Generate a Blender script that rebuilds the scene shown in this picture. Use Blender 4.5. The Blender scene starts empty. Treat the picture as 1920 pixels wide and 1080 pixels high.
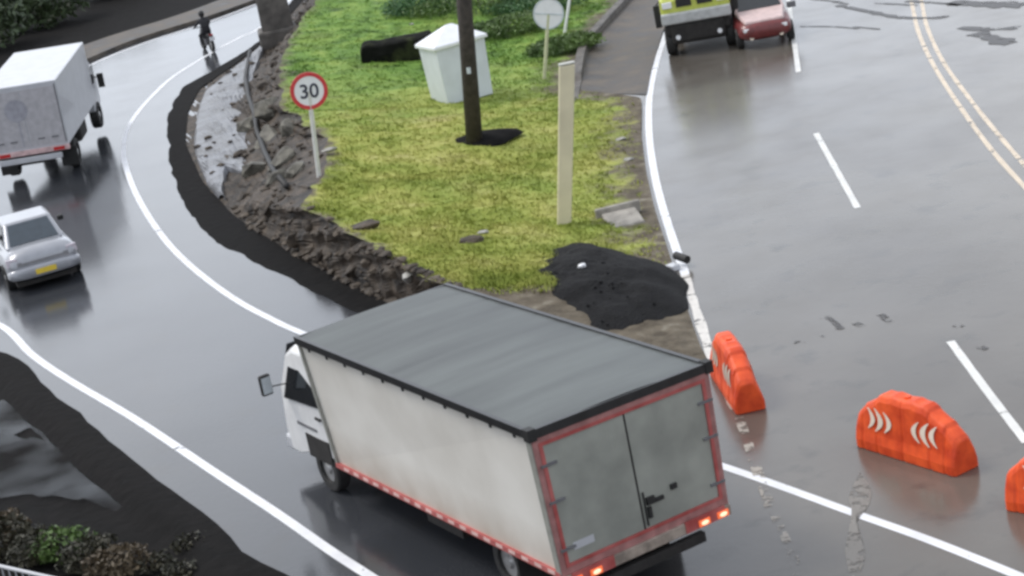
import bpy, math, random
import numpy as np
from mathutils import Vector, Matrix, noise
from mathutils.bvhtree import BVHTree
R = math.radians
random.seed(7); rng = np.random.default_rng(7)
sc = bpy.context.scene
col = sc.collection

# ------------------------------------------------------------------ camera
FPX, PITCH, ROLL, CAMH = 3822.66, 0.28938, -0.20049, 11.397
cF = Vector((0, math.cos(PITCH), -math.sin(PITCH))); cR0 = Vector((1, 0, 0)); cU0 = cR0.cross(cF)
cR = math.cos(ROLL)*cR0 + math.sin(ROLL)*cU0; cU = -math.sin(ROLL)*cR0 + math.cos(ROLL)*cU0
camd = bpy.data.cameras.new('camera'); cam = bpy.data.objects.new('camera', camd); col.objects.link(cam)
camd.sensor_width = 36; camd.lens = FPX/1920*36; camd.clip_start = .5; camd.clip_end = 3000
m = Matrix.Identity(4)
for i in range(3):
    m[i][0] = cR[i]; m[i][1] = cU[i]; m[i][2] = -cF[i]
m[2][3] = CAMH
cam.matrix_world = m
sc.camera = cam
# ------------------------------------------------------------------ world, sun, exposure
w = bpy.data.worlds.new('World'); sc.world = w; w.use_nodes = True
nt = w.node_tree; nt.nodes.clear()
sky = nt.nodes.new('ShaderNodeTexSky'); sky.sky_type = 'NISHITA'; sky.sun_disc = False
SUN_EL, SUN_AZ = 55, 296
sky.sun_elevation = R(SUN_EL); sky.sun_rotation = R(SUN_AZ); sky.air_density = 1.2; sky.dust_density = 4
bg = nt.nodes.new('ShaderNodeBackground'); bg.inputs[1].default_value = .075
bg2 = nt.nodes.new('ShaderNodeBackground')
# overcast layer: soft cloud cover, a bit uneven
tc = nt.nodes.new('ShaderNodeTexCoord'); nz = nt.nodes.new('ShaderNodeTexNoise'); nz.inputs['Scale'].default_value = 2.2; nz.inputs['Detail'].default_value = 4
cr = nt.nodes.new('ShaderNodeValToRGB'); cr.color_ramp.elements[0].position = .35; cr.color_ramp.elements[0].color = (.72, .78, .88, 1)
cr.color_ramp.elements[1].position = .7; cr.color_ramp.elements[1].color = (1.0, 1.02, 1.06, 1)
nt.links.new(tc.outputs['Generated'], nz.inputs['Vector']); nt.links.new(nz.outputs[0], cr.inputs[0]); nt.links.new(cr.outputs[0], bg2.inputs[0])
geo_ = nt.nodes.new('ShaderNodeVectorMath'); geo_.operation = 'DOT_PRODUCT'; nrmz = nt.nodes.new('ShaderNodeVectorMath'); nrmz.operation = 'NORMALIZE'
nt.links.new(tc.outputs['Generated'], nrmz.inputs[0]); nt.links.new(nrmz.outputs[0], geo_.inputs[0])
BD = Vector((-.12, .8, -1.2)); geo_.inputs[1].default_value = tuple(BD)
gr = nt.nodes.new('ShaderNodeMapRange'); gr.interpolation_type = 'SMOOTHSTEP'; gr.inputs[1].default_value = .0; gr.inputs[2].default_value = .5; gr.inputs[3].default_value = .82; gr.inputs[4].default_value = 1.48
nt.links.new(geo_.outputs['Value'], gr.inputs[0]); nt.links.new(gr.outputs[0], bg2.inputs[1])
mx = nt.nodes.new('ShaderNodeMixShader'); mx.inputs[0].default_value = .8
out = nt.nodes.new('ShaderNodeOutputWorld')
nt.links.new(sky.outputs[0], bg.inputs[0]); nt.links.new(bg.outputs[0], mx.inputs[1]); nt.links.new(bg2.outputs[0], mx.inputs[2]); nt.links.new(mx.outputs[0], out.inputs[0])
sd = bpy.data.lights.new('sun', 'SUN'); sd.energy = 1.15; sd.angle = R(20); sd.color = (1, .97, .92)
so = bpy.data.objects.new('sun', sd); col.objects.link(so)
az = R(SUN_AZ); dv = Vector((math.sin(az)*math.cos(R(SUN_EL)), math.cos(az)*math.cos(R(SUN_EL)), math.sin(R(SUN_EL))))
so.rotation_euler = dv.to_track_quat('Z', 'Y').to_euler()
sc.view_settings.view_transform = 'Standard'; sc.view_settings.look = 'None'; sc.view_settings.exposure = .62
sc.view_settings.gamma = 1
sc.cycles.filter_width = 3.0
sc.cycles.use_denoising = True
sc.cycles.max_bounces = 6

# ------------------------------------------------------------------ helpers
def ray(px, py):
    return (FPX*cF + (px-960)*cR - (py-540)*cU).normalized()
def gp(px, py, z=0.0):
    d = ray(px, py); t = (z-CAMH)/d.z
    return Vector((0, 0, CAMH)) + t*d

def mat(name, base, rough=.6, metal=0, var=.12, scale=6, bump=0, bscale=30, second=None, spec=.5, emit=None, trans=0, coat=0, coords='Object', lo=.35, hi=.65, detail=5, rvar=0, noise_scale_vec=None):
    M = bpy.data.materials.new(name); M.use_nodes = True
    n = M.node_tree.nodes; l = M.node_tree.links; b = n['Principled BSDF']
    b.inputs['Roughness'].default_value = rough; b.inputs['Metallic'].default_value = metal
    b.inputs['Specular IOR Level'].default_value = spec
    b.inputs['Transmission Weight'].default_value = trans
    b.inputs['Coat Weight'].default_value = coat
    t = n.new('ShaderNodeTexCoord')
    src = t.outputs[coords]
    if noise_scale_vec:
        mp = n.new('ShaderNodeMapping'); mp.inputs['Scale'].default_value = noise_scale_vec; l.new(src, mp.inputs[0]); src = mp.outputs[0]
    x = n.new('ShaderNodeTexNoise'); x.inputs['Scale'].default_value = scale; x.inputs['Detail'].default_value = detail; l.new(src, x.inputs['Vector'])
    r = n.new('ShaderNodeValToRGB'); r.color_ramp.elements[0].position = lo; r.color_ramp.elements[1].position = hi
    c1 = tuple(max(0, c*(1-var)) for c in base); c2 = second if second else tuple(min(1, c*(1+var)) for c in base)
    r.color_ramp.elements[0].color = (*c1, 1); r.color_ramp.elements[1].color = (*c2, 1)
    l.new(x.outputs[0], r.inputs[0]); l.new(r.outputs[0], b.inputs['Base Color'])
    if rvar:
        mr = n.new('ShaderNodeMapRange'); mr.inputs[1].default_value = .3; mr.inputs[2].default_value = .7
        mr.inputs[3].default_value = max(.02, rough-rvar); mr.inputs[4].default_value = rough+rvar
        l.new(x.outputs[0], mr.inputs[0]); l.new(mr.outputs[0], b.inputs['Roughness'])
    if bump:
        y = n.new('ShaderNodeTexNoise'); y.inputs['Scale'].default_value = bscale; y.inputs['Detail'].default_value = 4; l.new(t.outputs[coords], y.inputs['Vector'])
        bp = n.new('ShaderNodeBump'); bp.inputs['Strength'].default_value = bump; bp.inputs['Distance'].default_value = .05
        l.new(y.outputs[0], bp.inputs['Height']); l.new(bp.outputs[0], b.inputs['Normal'])
    if emit:
        b.inputs['Emission Color'].default_value = (*emit[:3], 1); b.inputs['Emission Strength'].default_value = emit[3]
    return M

class MB:
    def __init__(s): s.v = []; s.f = []
    def add(s, vs, fs, T=None):
        k = len(s.v)
        for p in vs:
            p = Vector(p)
            s.v.append(T @ p if T else p)
        for f in fs: s.f.append([i+k for i in f])
        return s
    def box(s, x0, x1, y0, y1, z0, z1, T=None):
        return s.add([(x0,y0,z0),(x1,y0,z0),(x1,y1,z0),(x0,y1,z0),(x0,y0,z1),(x1,y0,z1),(x1,y1,z1),(x0,y1,z1)],
                     [(0,3,2,1),(4,5,6,7),(0,1,5,4),(1,2,6,5),(2,3,7,6),(3,0,4,7)], T)
    def hexa(s, lo, hi, T=None):
        return s.add(list(lo)+list(hi), [(0,3,2,1),(4,5,6,7),(0,1,5,4),(1,2,6,5),(2,3,7,6),(3,0,4,7)], T)
    def tube(s, pts, rad, n=12, caps=True):
        pts = [Vector(p) for p in pts]; k = len(s.v)
        if not isinstance(rad, (list, tuple)): rad = [rad]*len(pts)
        prev = None
        for i, p in enumerate(pts):
            d = (pts[min(i+1, len(pts)-1)] - pts[max(i-1, 0)]).normalized()
            if prev is None:
                a = d.orthogonal().normalized()
            else:
                a = (prev - d*prev.dot(d)).normalized()
            prev = a; b = d.cross(a)
            for j in range(n):
                t = 2*math.pi*j/n
                s.v.append(p + rad[i]*(math.cos(t)*a + math.sin(t)*b))
        for i in range(len(pts)-1):
            for j in range(n):
                s.f.append([k+i*n+j, k+i*n+(j+1) % n, k+(i+1)*n+(j+1) % n, k+(i+1)*n+j])
        if caps:
            s.f.append([k+j for j in range(n)][::-1]); s.f.append([k+(len(pts)-1)*n+j for j in range(n)])
        return s
    def loft(s, rings, caps=True):
        k = len(s.v); n = len(rings[0])
        for r in rings:
            for p in r: s.v.append(Vector(p))
        for i in range(len(rings)-1):
            for j in range(n):
                s.f.append([k+i*n+j, k+i*n+(j+1) % n, k+(i+1)*n+(j+1) % n, k+(i+1)*n+j])
        if caps:
            s.f.append([k+j for j in range(n)][::-1]); s.f.append([k+(len(rings)-1)*n+j for j in range(n)])
        return s
    def grid(s, rows):
        k = len(s.v); n = len(rows[0])
        for r in rows:
            for p in r: s.v.append(Vector(p))
        for i in range(len(rows)-1):
            for j in range(n-1):
                s.f.append([k+i*n+j, k+i*n+j+1, k+(i+1)*n+j+1, k+(i+1)*n+j])
        return s
    def prism(s, poly, y0, y1, T=None):   # poly in (x,z)
        n = len(poly)
        return s.add([(x, y0, z) for x, z in poly]+[(x, y1, z) for x, z in poly],
                     [list(range(n)), [n+i for i in range(n)][::-1]]+[[i, n+i, n+(i+1) % n, (i+1) % n] for i in range(n)], T)
    def mesh(s, name):
        me = bpy.data.meshes.new(name); me.from_pydata([tuple(v) for v in s.v], [], s.f); me.validate(); 
        import bmesh
        bm = bmesh.new(); bm.from_mesh(me); bmesh.ops.recalc_face_normals(bm, faces=bm.faces); bm.to_mesh(me); bm.free()
        return me
    def build(s, name, m, parent=None, bevel=0, smooth=False, warp=None, sub=0, fix=True):
        if warp: s.v = [warp(v) for v in s.v]
        if fix: me = s.mesh(name)
        else:
            me = bpy.data.meshes.new(name); me.from_pydata([tuple(v) for v in s.v], [], s.f)
        me.materials.append(m)
        o = bpy.data.objects.new(name, me); col.objects.link(o)
        if parent: o.parent = parent
        if smooth:
            for p in me.polygons: p.use_smooth = True
        if bevel:
            b = o.modifiers.new('b', 'BEVEL'); b.width = bevel; b.segments = 2; b.limit_method = 'ANGLE'; b.angle_limit = R(35)
        if sub:
            u = o.modifiers.new('s', 'SUBSURF'); u.levels = sub; u.render_levels = sub
        return o

def tag(o, label=None, cat=None, group=None, kind=None):
    if label: o['label'] = label
    if cat: o['category'] = cat
    if group: o['group'] = group
    if kind: o['kind'] = kind
    return o
def empty(name, loc, rz=0, label=None, cat=None, group=None, rot=None):
    o = bpy.data.objects.new(name, None); col.objects.link(o); o.location = loc
    o.rotation_euler = rot if rot else (0, 0, rz); o.empty_display_size = .3
    tag(o, label, cat, group); return o
def resample(pts, n):
    pts = [Vector(p) for p in pts]
    d = [0]
    for a, b in zip(pts, pts[1:]): d.append(d[-1]+(b-a).length)
    o = []
    for i in range(n):
        t = d[-1]*i/(n-1); j = 0
        while j < len(d)-2 and d[j+1] < t: j += 1
        u = (t-d[j])/max(1e-9, d[j+1]-d[j]); o.append(pts[j].lerp(pts[j+1], u))
    return o
def catmull(pts, k=8):
    pts = [Vector(p) for p in pts]; o = []
    for i in range(len(pts)-1):
        p0 = pts[max(i-1, 0)]; p1 = pts[i]; p2 = pts[i+1]; p3 = pts[min(i+2, len(pts)-1)]
        for j in range(k):
            t = j/k
            o.append(.5*((2*p1)+(p2-p0)*t+(2*p0-5*p1+4*p2-p3)*t*t+(3*p1-p0-3*p2+p3)*t**3))
    o.append(pts[-1]); return o
def nval(x, y, z=0, s=1): return noise.fractal(Vector((x*s, y*s, z*s)), 1, 2, 4)

def uvsphere(c, r, seg=16, rings=10, T=None):
    vs = []; fs = []
    for i in range(rings+1):
        ph = math.pi*i/rings
        for j in range(seg):
            t = 2*math.pi*j/seg
            vs.append((c[0]+r[0]*math.sin(ph)*math.cos(t), c[1]+r[1]*math.sin(ph)*math.sin(t), c[2]+r[2]*math.cos(ph)))
    for i in range(rings):
        for j in range(seg):
            fs.append([i*seg+j, i*seg+(j+1) % seg, (i+1)*seg+(j+1) % seg, (i+1)*seg+j])
    return vs, fs

# ------------------------------------------------------------------ materials
def road_mat():
    M = bpy.data.materials.new('wet_asphalt'); M.use_nodes = True
    n = M.node_tree.nodes; l = M.node_tree.links; b = n['Principled BSDF']
    geo = n.new('ShaderNodeNewGeometry'); pos = geo.outputs['Position']
    def N(scale, det=4, vec=None, rough=.55):
        x = n.new('ShaderNodeTexNoise'); x.inputs['Scale'].default_value = scale; x.inputs['Detail'].default_value = det; x.inputs['Roughness'].default_value = rough
        if vec:
            mp = n.new('ShaderNodeMapping'); mp.inputs['Scale'].default_value = vec; l.new(pos, mp.inputs[0]); l.new(mp.outputs[0], x.inputs['Vector'])
        else: l.new(pos, x.inputs['Vector'])
        return x.outputs[0]
    def MR(v, a, b_, c, d):
        x = n.new('ShaderNodeMapRange'); x.inputs[1].default_value = a; x.inputs[2].default_value = b_; x.inputs[3].default_value = c; x.inputs[4].default_value = d; l.new(v, x.inputs[0]); return x.outputs[0]
    def MIX(f, a, b_, blend='MIX'):
        x = n.new('ShaderNodeMix'); x.data_type = 'RGBA'; x.blend_type = blend
        if isinstance(f, float): x.inputs[0].default_value = f
        else: l.new(f, x.inputs[0])
        for i, c in ((6, a), (7, b_)):
            if isinstance(c, tuple): x.inputs[i].default_value = (*c, 1)
            else: l.new(c, x.inputs[i])
        return x.outputs[2]
    # old, worn carriageway lies to the east (x > 2), newer smooth surfacing on the bend
    sep = n.new('ShaderNodeSeparateXYZ'); l.new(pos, sep.inputs[0])
    side = MR(sep.outputs[0], .5, 3.5, 0, 1)
    large = N(.22, 5); med = N(1.3, 6); fine = N(28, 3)
    newc = MIX(MR(large, .35, .65, 0, 1), (.026, .030, .038), (.042, .046, .055))
    oldc = MIX(MR(large, .35, .65, 0, 1), (.085, .073, .060), (.135, .121, .102))
    c = MIX(side, newc, oldc)
    c = MIX(MR(med, .56, .72, 0, .55), c, (.03, .028, .026))
    c = MIX(MR(fine, .3, .7, 0, .35), c, (.09, .088, .085))
    l.new(c, b.inputs['Base Color'])
    r1 = MR(N(.5, 5), .3, .7, .10, .16); r2 = MR(N(.6, 5), .3, .7, .15, .26)
    rm = n.new('ShaderNodeMix'); l.new(side, rm.inputs[0]); l.new(r1, rm.inputs[2]); l.new(r2, rm.inputs[3])
    l.new(rm.outputs[0], b.inputs['Roughness'])
    b.inputs['IOR'].default_value = 1.5
    bp = n.new('ShaderNodeBump'); bp.inputs['Strength'].default_value = .15; bp.inputs['Distance'].default_value = .01
    l.new(N(9, 5), bp.inputs['Height']); l.new(bp.outputs[0], b.inputs['Normal'])
    return M
M_road = road_mat()
def paint_mat(name, c, wear):
    M = mat(name, c, rough=.45, var=.08, scale=2)
    n = M.node_tree.nodes; l = M.node_tree.links; b = n['Principled BSDF']
    g = n.new('ShaderNodeNewGeometry'); x = n.new('ShaderNodeTexNoise'); x.inputs['Scale'].default_value = 2.2; x.inputs['Detail'].default_value = 8; x.inputs['Roughness'].default_value = .7
    l.new(g.outputs['Position'], x.inputs['Vector'])
    mr = n.new('ShaderNodeMapRange'); mr.inputs[1].default_value = wear; mr.inputs[2].default_value = wear+.06; l.new(x.outputs[0], mr.inputs[0])
    l.new(mr.outputs[0], b.inputs['Alpha'])
    return M
M_line = paint_mat('fresh_white_paint', (.74, .75, .78), .32)
M_lineold = paint_mat('worn_white_paint', (.62, .59, .55), .40)
M_linefaint = paint_mat('faded_paint', (.34, .31, .27), .49)
M_yellow = paint_mat('faded_yellow_paint', (.62, .52, .40), .38)
M_dash = paint_mat('dash_paint', (.66, .66, .64), .34)
M_patch = paint_mat('pale_mortar_spill', (.19, .175, .155), .44)
M_tar = paint_mat('dark_tar', (.035, .032, .032), .40)
M_mark = paint_mat('rubber_smear', (.05, .046, .044), .5)
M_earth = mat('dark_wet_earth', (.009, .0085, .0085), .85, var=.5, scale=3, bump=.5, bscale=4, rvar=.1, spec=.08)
M_bank = mat('bank_soil', (.022, .015, .010), .7, var=.6, scale=2.2, second=(.075, .055, .038), bump=1, bscale=10)
M_mortar = mat('wet_mortar', (.13, .125, .125), .4, var=.5, scale=1.6, second=(.25, .26, .285), bump=.8, bscale=4, rvar=.12)
M_rock = mat('grey_boulder_stone', (.035, .025, .018), .7, var=.45, scale=2.5, second=(.105, .082, .06), bump=1, bscale=8)
M_rockmid = mat('olive_grey_stone', (.07, .064, .05), .65, var=.4, scale=2.5, second=(.17, .16, .13), bump=1, bscale=8)
M_rockpale = mat('pale_stone', (.26, .25, .22), .6, var=.3, scale=3, second=(.42, .41, .38), bump=1, bscale=8)
M_concrete = mat('pale_concrete', (.30, .28, .25), .7, var=.25, scale=4, bump=.5, bscale=20)
M_drain = mat('drain_concrete', (.055, .045, .036), .6, var=.45, scale=1.2, second=(.13, .11, .09), bump=.5, bscale=8, rvar=.15)
M_kerb = mat('kerb_stone', (.10, .09, .08), .6, var=.35, scale=3, bump=.5)
M_white = mat('white_painted_steel', (.50, .51, .54), .35, var=.05, scale=3, coat=.2)
M_sidepanel = mat('cream_side_panel', (.72, .69, .63), .42, var=.06, scale=.9, second=(.79, .765, .71))
M_roof = mat('grey_roof_sheet', (.065, .073, .072), .52, var=.25, scale=1.0, second=(.115, .128, .126), noise_scale_vec=(1.6, .3, 1), rvar=.08)
n_ = M_sidepanel.node_tree.nodes; l_ = M_sidepanel.node_tree.links; b_ = n_['Principled BSDF']; src_ = b_.inputs['Base Color'].links[0].from_socket
tc_ = n_.new('ShaderNodeTexCoord'); sp_ = n_.new('ShaderNodeSeparateXYZ'); l_.new(tc_.outputs['Object'], sp_.inputs[0]); mr_ = n_.new('ShaderNodeMapRange'); mr_.inputs[1].default_value = .75; mr_.inputs[2].default_value = 1.35; mr_.inputs[3].default_value = 1; mr_.inputs[4].default_value = 0; l_.new(sp_.outputs[2], mr_.inputs[0])
nz_ = n_.new('ShaderNodeTexNoise'); nz_.inputs['Scale'].default_value = 1.7; nz_.inputs['Detail'].default_value = 7; l_.new(tc_.outputs['Object'], nz_.inputs['Vector']); mm_ = n_.new('ShaderNodeMath'); mm_.operation = 'MULTIPLY'; l_.new(mr_.outputs[0], mm_.inputs[0]); l_.new(nz_.outputs[0], mm_.inputs[1])
mx_ = n_.new('ShaderNodeMix'); mx_.data_type = 'RGBA'; l_.new(mm_.outputs[0], mx_.inputs[0]); l_.new(src_, mx_.inputs[6]); mx_.inputs[7].default_value = (.36, .27, .19, 1); l_.new(mx_.outputs[2], b_.inputs['Base Color'])
M_black = mat('black_rubber', (.018, .018, .018), .6, var=.2)
M_blackp = mat('black_trim', (.02, .02, .021), .35, var=.2)
M_tyre = mat('tyre_rubber', (.025, .025, .025), .7, var=.2, bump=.3)
M_rim = mat('steel_rim', (.42, .42, .42), .35, metal=.6, var=.15)
M_chassis = mat('chassis_dark', (.02, .018, .017), .7, var=.3)
M_reddark = mat('faded_red_paint', (.42, .075, .07), .45, var=.18, scale=3, second=(.5, .14, .13))
M_red = mat('red_paint', (.5, .03, .03), .4, var=.1)
M_door = mat('grey_green_door', (.28, .29, .26), .4, var=.12, scale=1.4, second=(.36, .37, .33), rvar=.08)
M_glass = mat('dark_glass', (.015, .017, .02), .08, var=.1, spec=.8)
M_glassblue = mat('tinted_rear_glass', (.035, .05, .065), .12, var=.1, spec=.8)
M_silver = mat('silver_car_paint', (.33, .34, .37), .28, metal=.35, var=.05, coat=.5)
M_plate = mat('yellow_plate', (.75, .55, .06), .45, var=.05)
M_orange = mat('orange_plastic', (.74, .06, .008), .55, var=.2, scale=4, second=(.88, .11, .02))
M_reflect = mat('cream_reflective', (.85, .74, .62), .4, var=.05)
M_tail = mat('lit_tail_lamp', (.8, .12, .04), .3, emit=(1, .22, .07, .35))
M_tailhot = mat('lit_tail_bulb', (1, .6, .4), .3, emit=(1, .55, .35, .9))
M_taildim = mat('red_lamp_lens', (.5, .02, .02), .2, var=.1)
M_postwood = mat('creosoted_pole', (.045, .037, .032), .7, var=.3, scale=8, bump=.5)
M_cream = mat('cream_painted_post', (.68, .62, .44), .5, var=.08, scale=2)
M_creamtop = mat('post_grey_top', (.5, .5, .46), .5)
M_signpost = mat('sign_post_paint', (.66, .66, .62), .45, var=.08)
M_signpostg = mat('lichen_sign_post', (.55, .56, .36), .5, var=.1)
M_signwhite = mat('sign_white', (.85, .86, .88), .35, var=.03)
M_signred = mat('sign_red', (.62, .05, .06), .35, var=.05)
M_ink = mat('sign_ink', (.03, .035, .06), .4)
M_galv = mat('sign_back_metal', (.60, .66, .70), .4, metal=.3)
M_cabinet = mat('white_cabinet_paint', (.66, .70, .76), .4, var=.05, scale=2)
M_cabtop = mat('white_cabinet_lid', (.84, .86, .9), .4, var=.04)
M_heap = mat('black_asphalt_millings', (.008, .008, .009), .8, var=.4, scale=5, bump=1, bscale=22, rvar=.08, spec=.2)
M_lime = mat('lime_yellow_paint', (.50, .55, .10), .35, var=.1, coat=.4)
M_pink = mat('pinkish_white_paint', (.62, .47, .45), .35, var=.1)
M_maroon = mat('dark_red_paint', (.16, .03, .03), .35, var=.2, coat=.3)
M_grey = mat('mid_grey_plastic', (.16, .16, .17), .5, var=.1)
M_skin = mat('skin', (.35, .2, .13), .5)
M_jacket = mat('black_jacket', (.018, .018, .022), .6, var=.2)
M_jeans = mat('dark_jeans', (.03, .035, .05), .8, var=.2)
def leaf_mat(name, a, b_):
    M = mat(name, a, rough=.55, second=b_, scale=1.2, lo=.3, hi=.7)
    n = M.node_tree.nodes; l = M.node_tree.links; b = n['Principled BSDF']
    return M
M_leafdark = leaf_mat('dark_leaves', (.03, .05, .022), (.08, .12, .05))
M_leafgreen = leaf_mat('green_leaves', (.04, .11, .035), (.09, .2, .07))
M_leafmix = leaf_mat('scrub_leaves', (.016, .019, .010), (.055, .048, .026))
M_leafturf = leaf_mat('weed_leaves', (.05, .10, .025), (.13, .21, .05))  # mid green leaf colour for low shrubs and weeds
M_bloom = leaf_mat('dry_seed_heads', (.06, .042, .024), (.13, .10, .06))
M_stem = mat('brown_stem', (.06, .045, .03), .8)

def grass_ground_mat():
    M = bpy.data.materials.new('turf'); M.use_nodes = True
    n = M.node_tree.nodes; l = M.node_tree.links; b = n['Principled BSDF']; b.inputs['Roughness'].default_value = .75; b.inputs['Specular IOR Level'].default_value = .2
    g = n.new('ShaderNodeNewGeometry'); sep = n.new('ShaderNodeSeparateXYZ'); l.new(g.outputs['Position'], sep.inputs[0])
    def N(s, d=5, r=.6):
        x = n.new('ShaderNodeTexNoise'); x.inputs['Scale'].default_value = s; x.inputs['Detail'].default_value = d; x.inputs['Roughness'].default_value = r; l.new(g.outputs['Position'], x.inputs['Vector']); return x.outputs[0]
    def ramp(v, stops):
        r = n.new('ShaderNodeValToRGB'); e = r.color_ramp.elements
        while len(e) < len(stops): e.new(.5)
        for i, (p, c) in enumerate(stops): e[i].position = p; e[i].color = (*c, 1)
        l.new(v, r.inputs[0]); return r.outputs[0]
    base = ramp(N(.6), [(.28, (.13, .16, .025)), (.42, (.27, .32, .06)), (.58, (.40, .41, .11)), (.76, (.46, .42, .18))])
    green = ramp(N(1.1), [(.3, (.05, .10, .022)), (.5, (.15, .27, .05)), (.7, (.28, .38, .09))])
    mr = n.new('ShaderNodeMapRange'); mr.inputs[1].default_value = 50; mr.inputs[2].default_value = 62; l.new(sep.outputs[1], mr.inputs[0])
    ad = n.new('ShaderNodeMath'); ad.operation = 'MULTIPLY_ADD'; ad.inputs[1].default_value = 1.4; l.new(N(.35), ad.inputs[0]); ad.inputs[2].default_value = -.7
    ad2 = n.new('ShaderNodeMath'); ad2.use_clamp = True; l.new(ad.outputs[0], ad2.inputs[0]); l.new(mr.outputs[0], ad2.inputs[1])
    m1 = n.new('ShaderNodeMix'); m1.data_type = 'RGBA'; l.new(ad2.outputs[0], m1.inputs[0]); l.new(base, m1.inputs[6]); l.new(green, m1.inputs[7])
    # dirt by attribute
    at = n.new('ShaderNodeAttribute'); at.attribute_name = 'dirt'
    a3 = n.new('ShaderNodeMath'); a3.operation = 'ADD'; l.new(at.outputs['Fac'], a3.inputs[0]); l.new(N(1.6, 7, .7), a3.inputs[1])
    m3 = n.new('ShaderNodeMapRange'); m3.inputs[1].default_value = .70; m3.inputs[2].default_value = .92; l.new(a3.outputs[0], m3.inputs[0])
    dirt = ramp(N(2.5), [(.35, (.075, .06, .042)), (.6, (.16, .135, .10)), (.72, (.27, .25, .2))])
    m2 = n.new('ShaderNodeMix'); m2.data_type = 'RGBA'; l.new(m3.outputs[0], m2.inputs[0]); l.new(m1.outputs[2], m2.inputs[6]); l.new(dirt, m2.inputs[7])
    l.new(m2.outputs[2], b.inputs['Base Color'])
    bp = n.new('ShaderNodeBump'); bp.inputs['Strength'].default_value = 1; bp.inputs['Distance'].default_value = .06; l.new(N(7, 6, .7), bp.inputs['Height']); l.new(bp.outputs[0], b.inputs['Normal'])
    return M
M_turf = grass_ground_mat()

# ------------------------------------------------------------------ setting: ground and road
g = MB().grid([[(x, y, -.25) for x in (-900, -60, 60, 900)] for y in (-300, 0, 150, 1500)])
tag(g.build('ground', M_earth), kind='structure')
# carriageways: one sheet whose outer (west) side follows the bend
OUT = [(14, 8), (4.6, 16), (1.2, 19.7)]+[tuple(gp(*p).xy) for p in [(520, 1095), (400, 1005), (300, 930), (200, 848), (130, 786), (60, 728), (0, 672)]]+\
      [(-14.6, 45.5), (-17.8, 51), (-19.6, 57), (-20.1, 64), (-19.3, 70)]+[tuple(gp(*p).xy) for p in [(165, 117), (265, 76), (380, 40), (460, 12), (540, -20), (640, -60)]]
outc = catmull([(x, y, 0) for x, y in OUT], 6)
outc = resample(outc, 150)
rows = []
for p in outc:
    e = Vector((24, 5+ (p.y-8)*1.0, 0))
    rows.append([(p.x+(e.x-p.x)*u, p.y+(e.y-p.y)*u, 0) for u in (0, .1, .25, .5, .75, 1)])
tag(MB().grid(rows).build('road', M_road), kind='structure')

def ribbon(name, pts, width, m, z=.004, k=8, jag=0, **kw):
    c = catmull([Vector((p[0], p[1], 0)) for p in pts], k); L = []
    for i, p in enumerate(c):
        d = (c[min(i+1, len(c)-1)]-c[max(i-1, 0)]).normalized(); nrm = Vector((-d.y, d.x, 0))
        wv = width*(1+jag*noise.noise(Vector((p.x*2, p.y*2, 3)))); L.append([p+nrm*wv/2+Vector((0, 0, z)), p-nrm*wv/2+Vector((0, 0, z))])
    return tag(MB().grid(L).build(name, m), kind='structure', **kw)
G = lambda *ps: [gp(*p) for p in ps]
inner = G((600,-60),(500,42),(450,70),(400,97),(330,140),(290,175),(255,215),(236,250),(232,290),(245,340),(272,395),(310,450),(350,492),(400,533),(450,567),(500,594),(560,622),(700,675),(900,738),(1130,800),(1360,876),(1480,918),(1600,962),(1740,1012),(1890,1072),(2000,1118))
ribbon('inner_edge_line', inner, .155, M_line)
outer = G((1000,1290),(850,1185),(700,1085),(620,1033),(520,963),(400,884),(250,784),(130,713),(60,665),(0,610))+[Vector(p) for p in [(-13.3,46.5,0),(-16.3,52,0),(-17.9,58,0),(-18.4,64,0),(-18.1,70,0)]]+G((167,123),(270,81),(383,44),(480,8))
ribbon('outer_edge_line', outer, .165, M_line)
ribbon('east_edge_line', G((1300,-40),(1262,30),(1245,75),(1230,120),(1218,180),(1217,250),(1226,320),(1240,380),(1262,450),(1285,515)), .17, M_line, z=.005)
ribbon('east_edge_line', G((1285,515),(1305,580),(1328,650),(1352,715)), .17, M_lineold, z=.005, jag=.3)
ribbon('east_edge_line', G((1365,740),(1390,795),(1412,860),(1440,940),(1465,992),(1492,1060),(1500,1100)), .14, M_linefaint, z=.009, jag=.5)
for a in (((1474,-30),(1488,70),(1497,135)), ((1530,250),(1568,318),(1608,390)), ((1782,640),(1850,732),(1925,830))):
    ribbon('lane_dash', G(*a), .13, M_dash, z=.004, jag=.15)
ribbon('centre_line', G((1690,-60),(1708,0),(1722,60),(1752,125),(1800,200),(1860,282),(1930,360)), .11, M_yellow, jag=.2)
ribbon('centre_line', G((1708,-60),(1727,0),(1738,50),(1768,115),(1818,185),(1874,255),(1935,325)), .11, M_yellow, jag=.2)

def blob(name, pxs, m, z, amp=.08, kind='structure', n=10):
    c = catmull(G(*pxs)+[gp(*pxs[0])], n)[:-1]
    ctr = sum(c, Vector())/len(c); vs = [ctr+Vector((0, 0, z))]
    for p in c:
        q = ctr+(p-ctr)*(1+amp*noise.noise(p*2.3)); vs.append(q+Vector((0, 0, z)))
    nn = len(c)
    return tag(MB().add(vs, [(0, 1+i, 1+(i+1) % nn) for i in range(nn)]).build(name, m), kind=kind)
blob('mortar_stain', [(1612,885),(1632,915),(1628,950),(1605,965),(1610,1000),(1622,1040),(1600,1085),(1585,1040),(1590,1000),(1597,960),(1592,930)], M_patch, .006)
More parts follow.
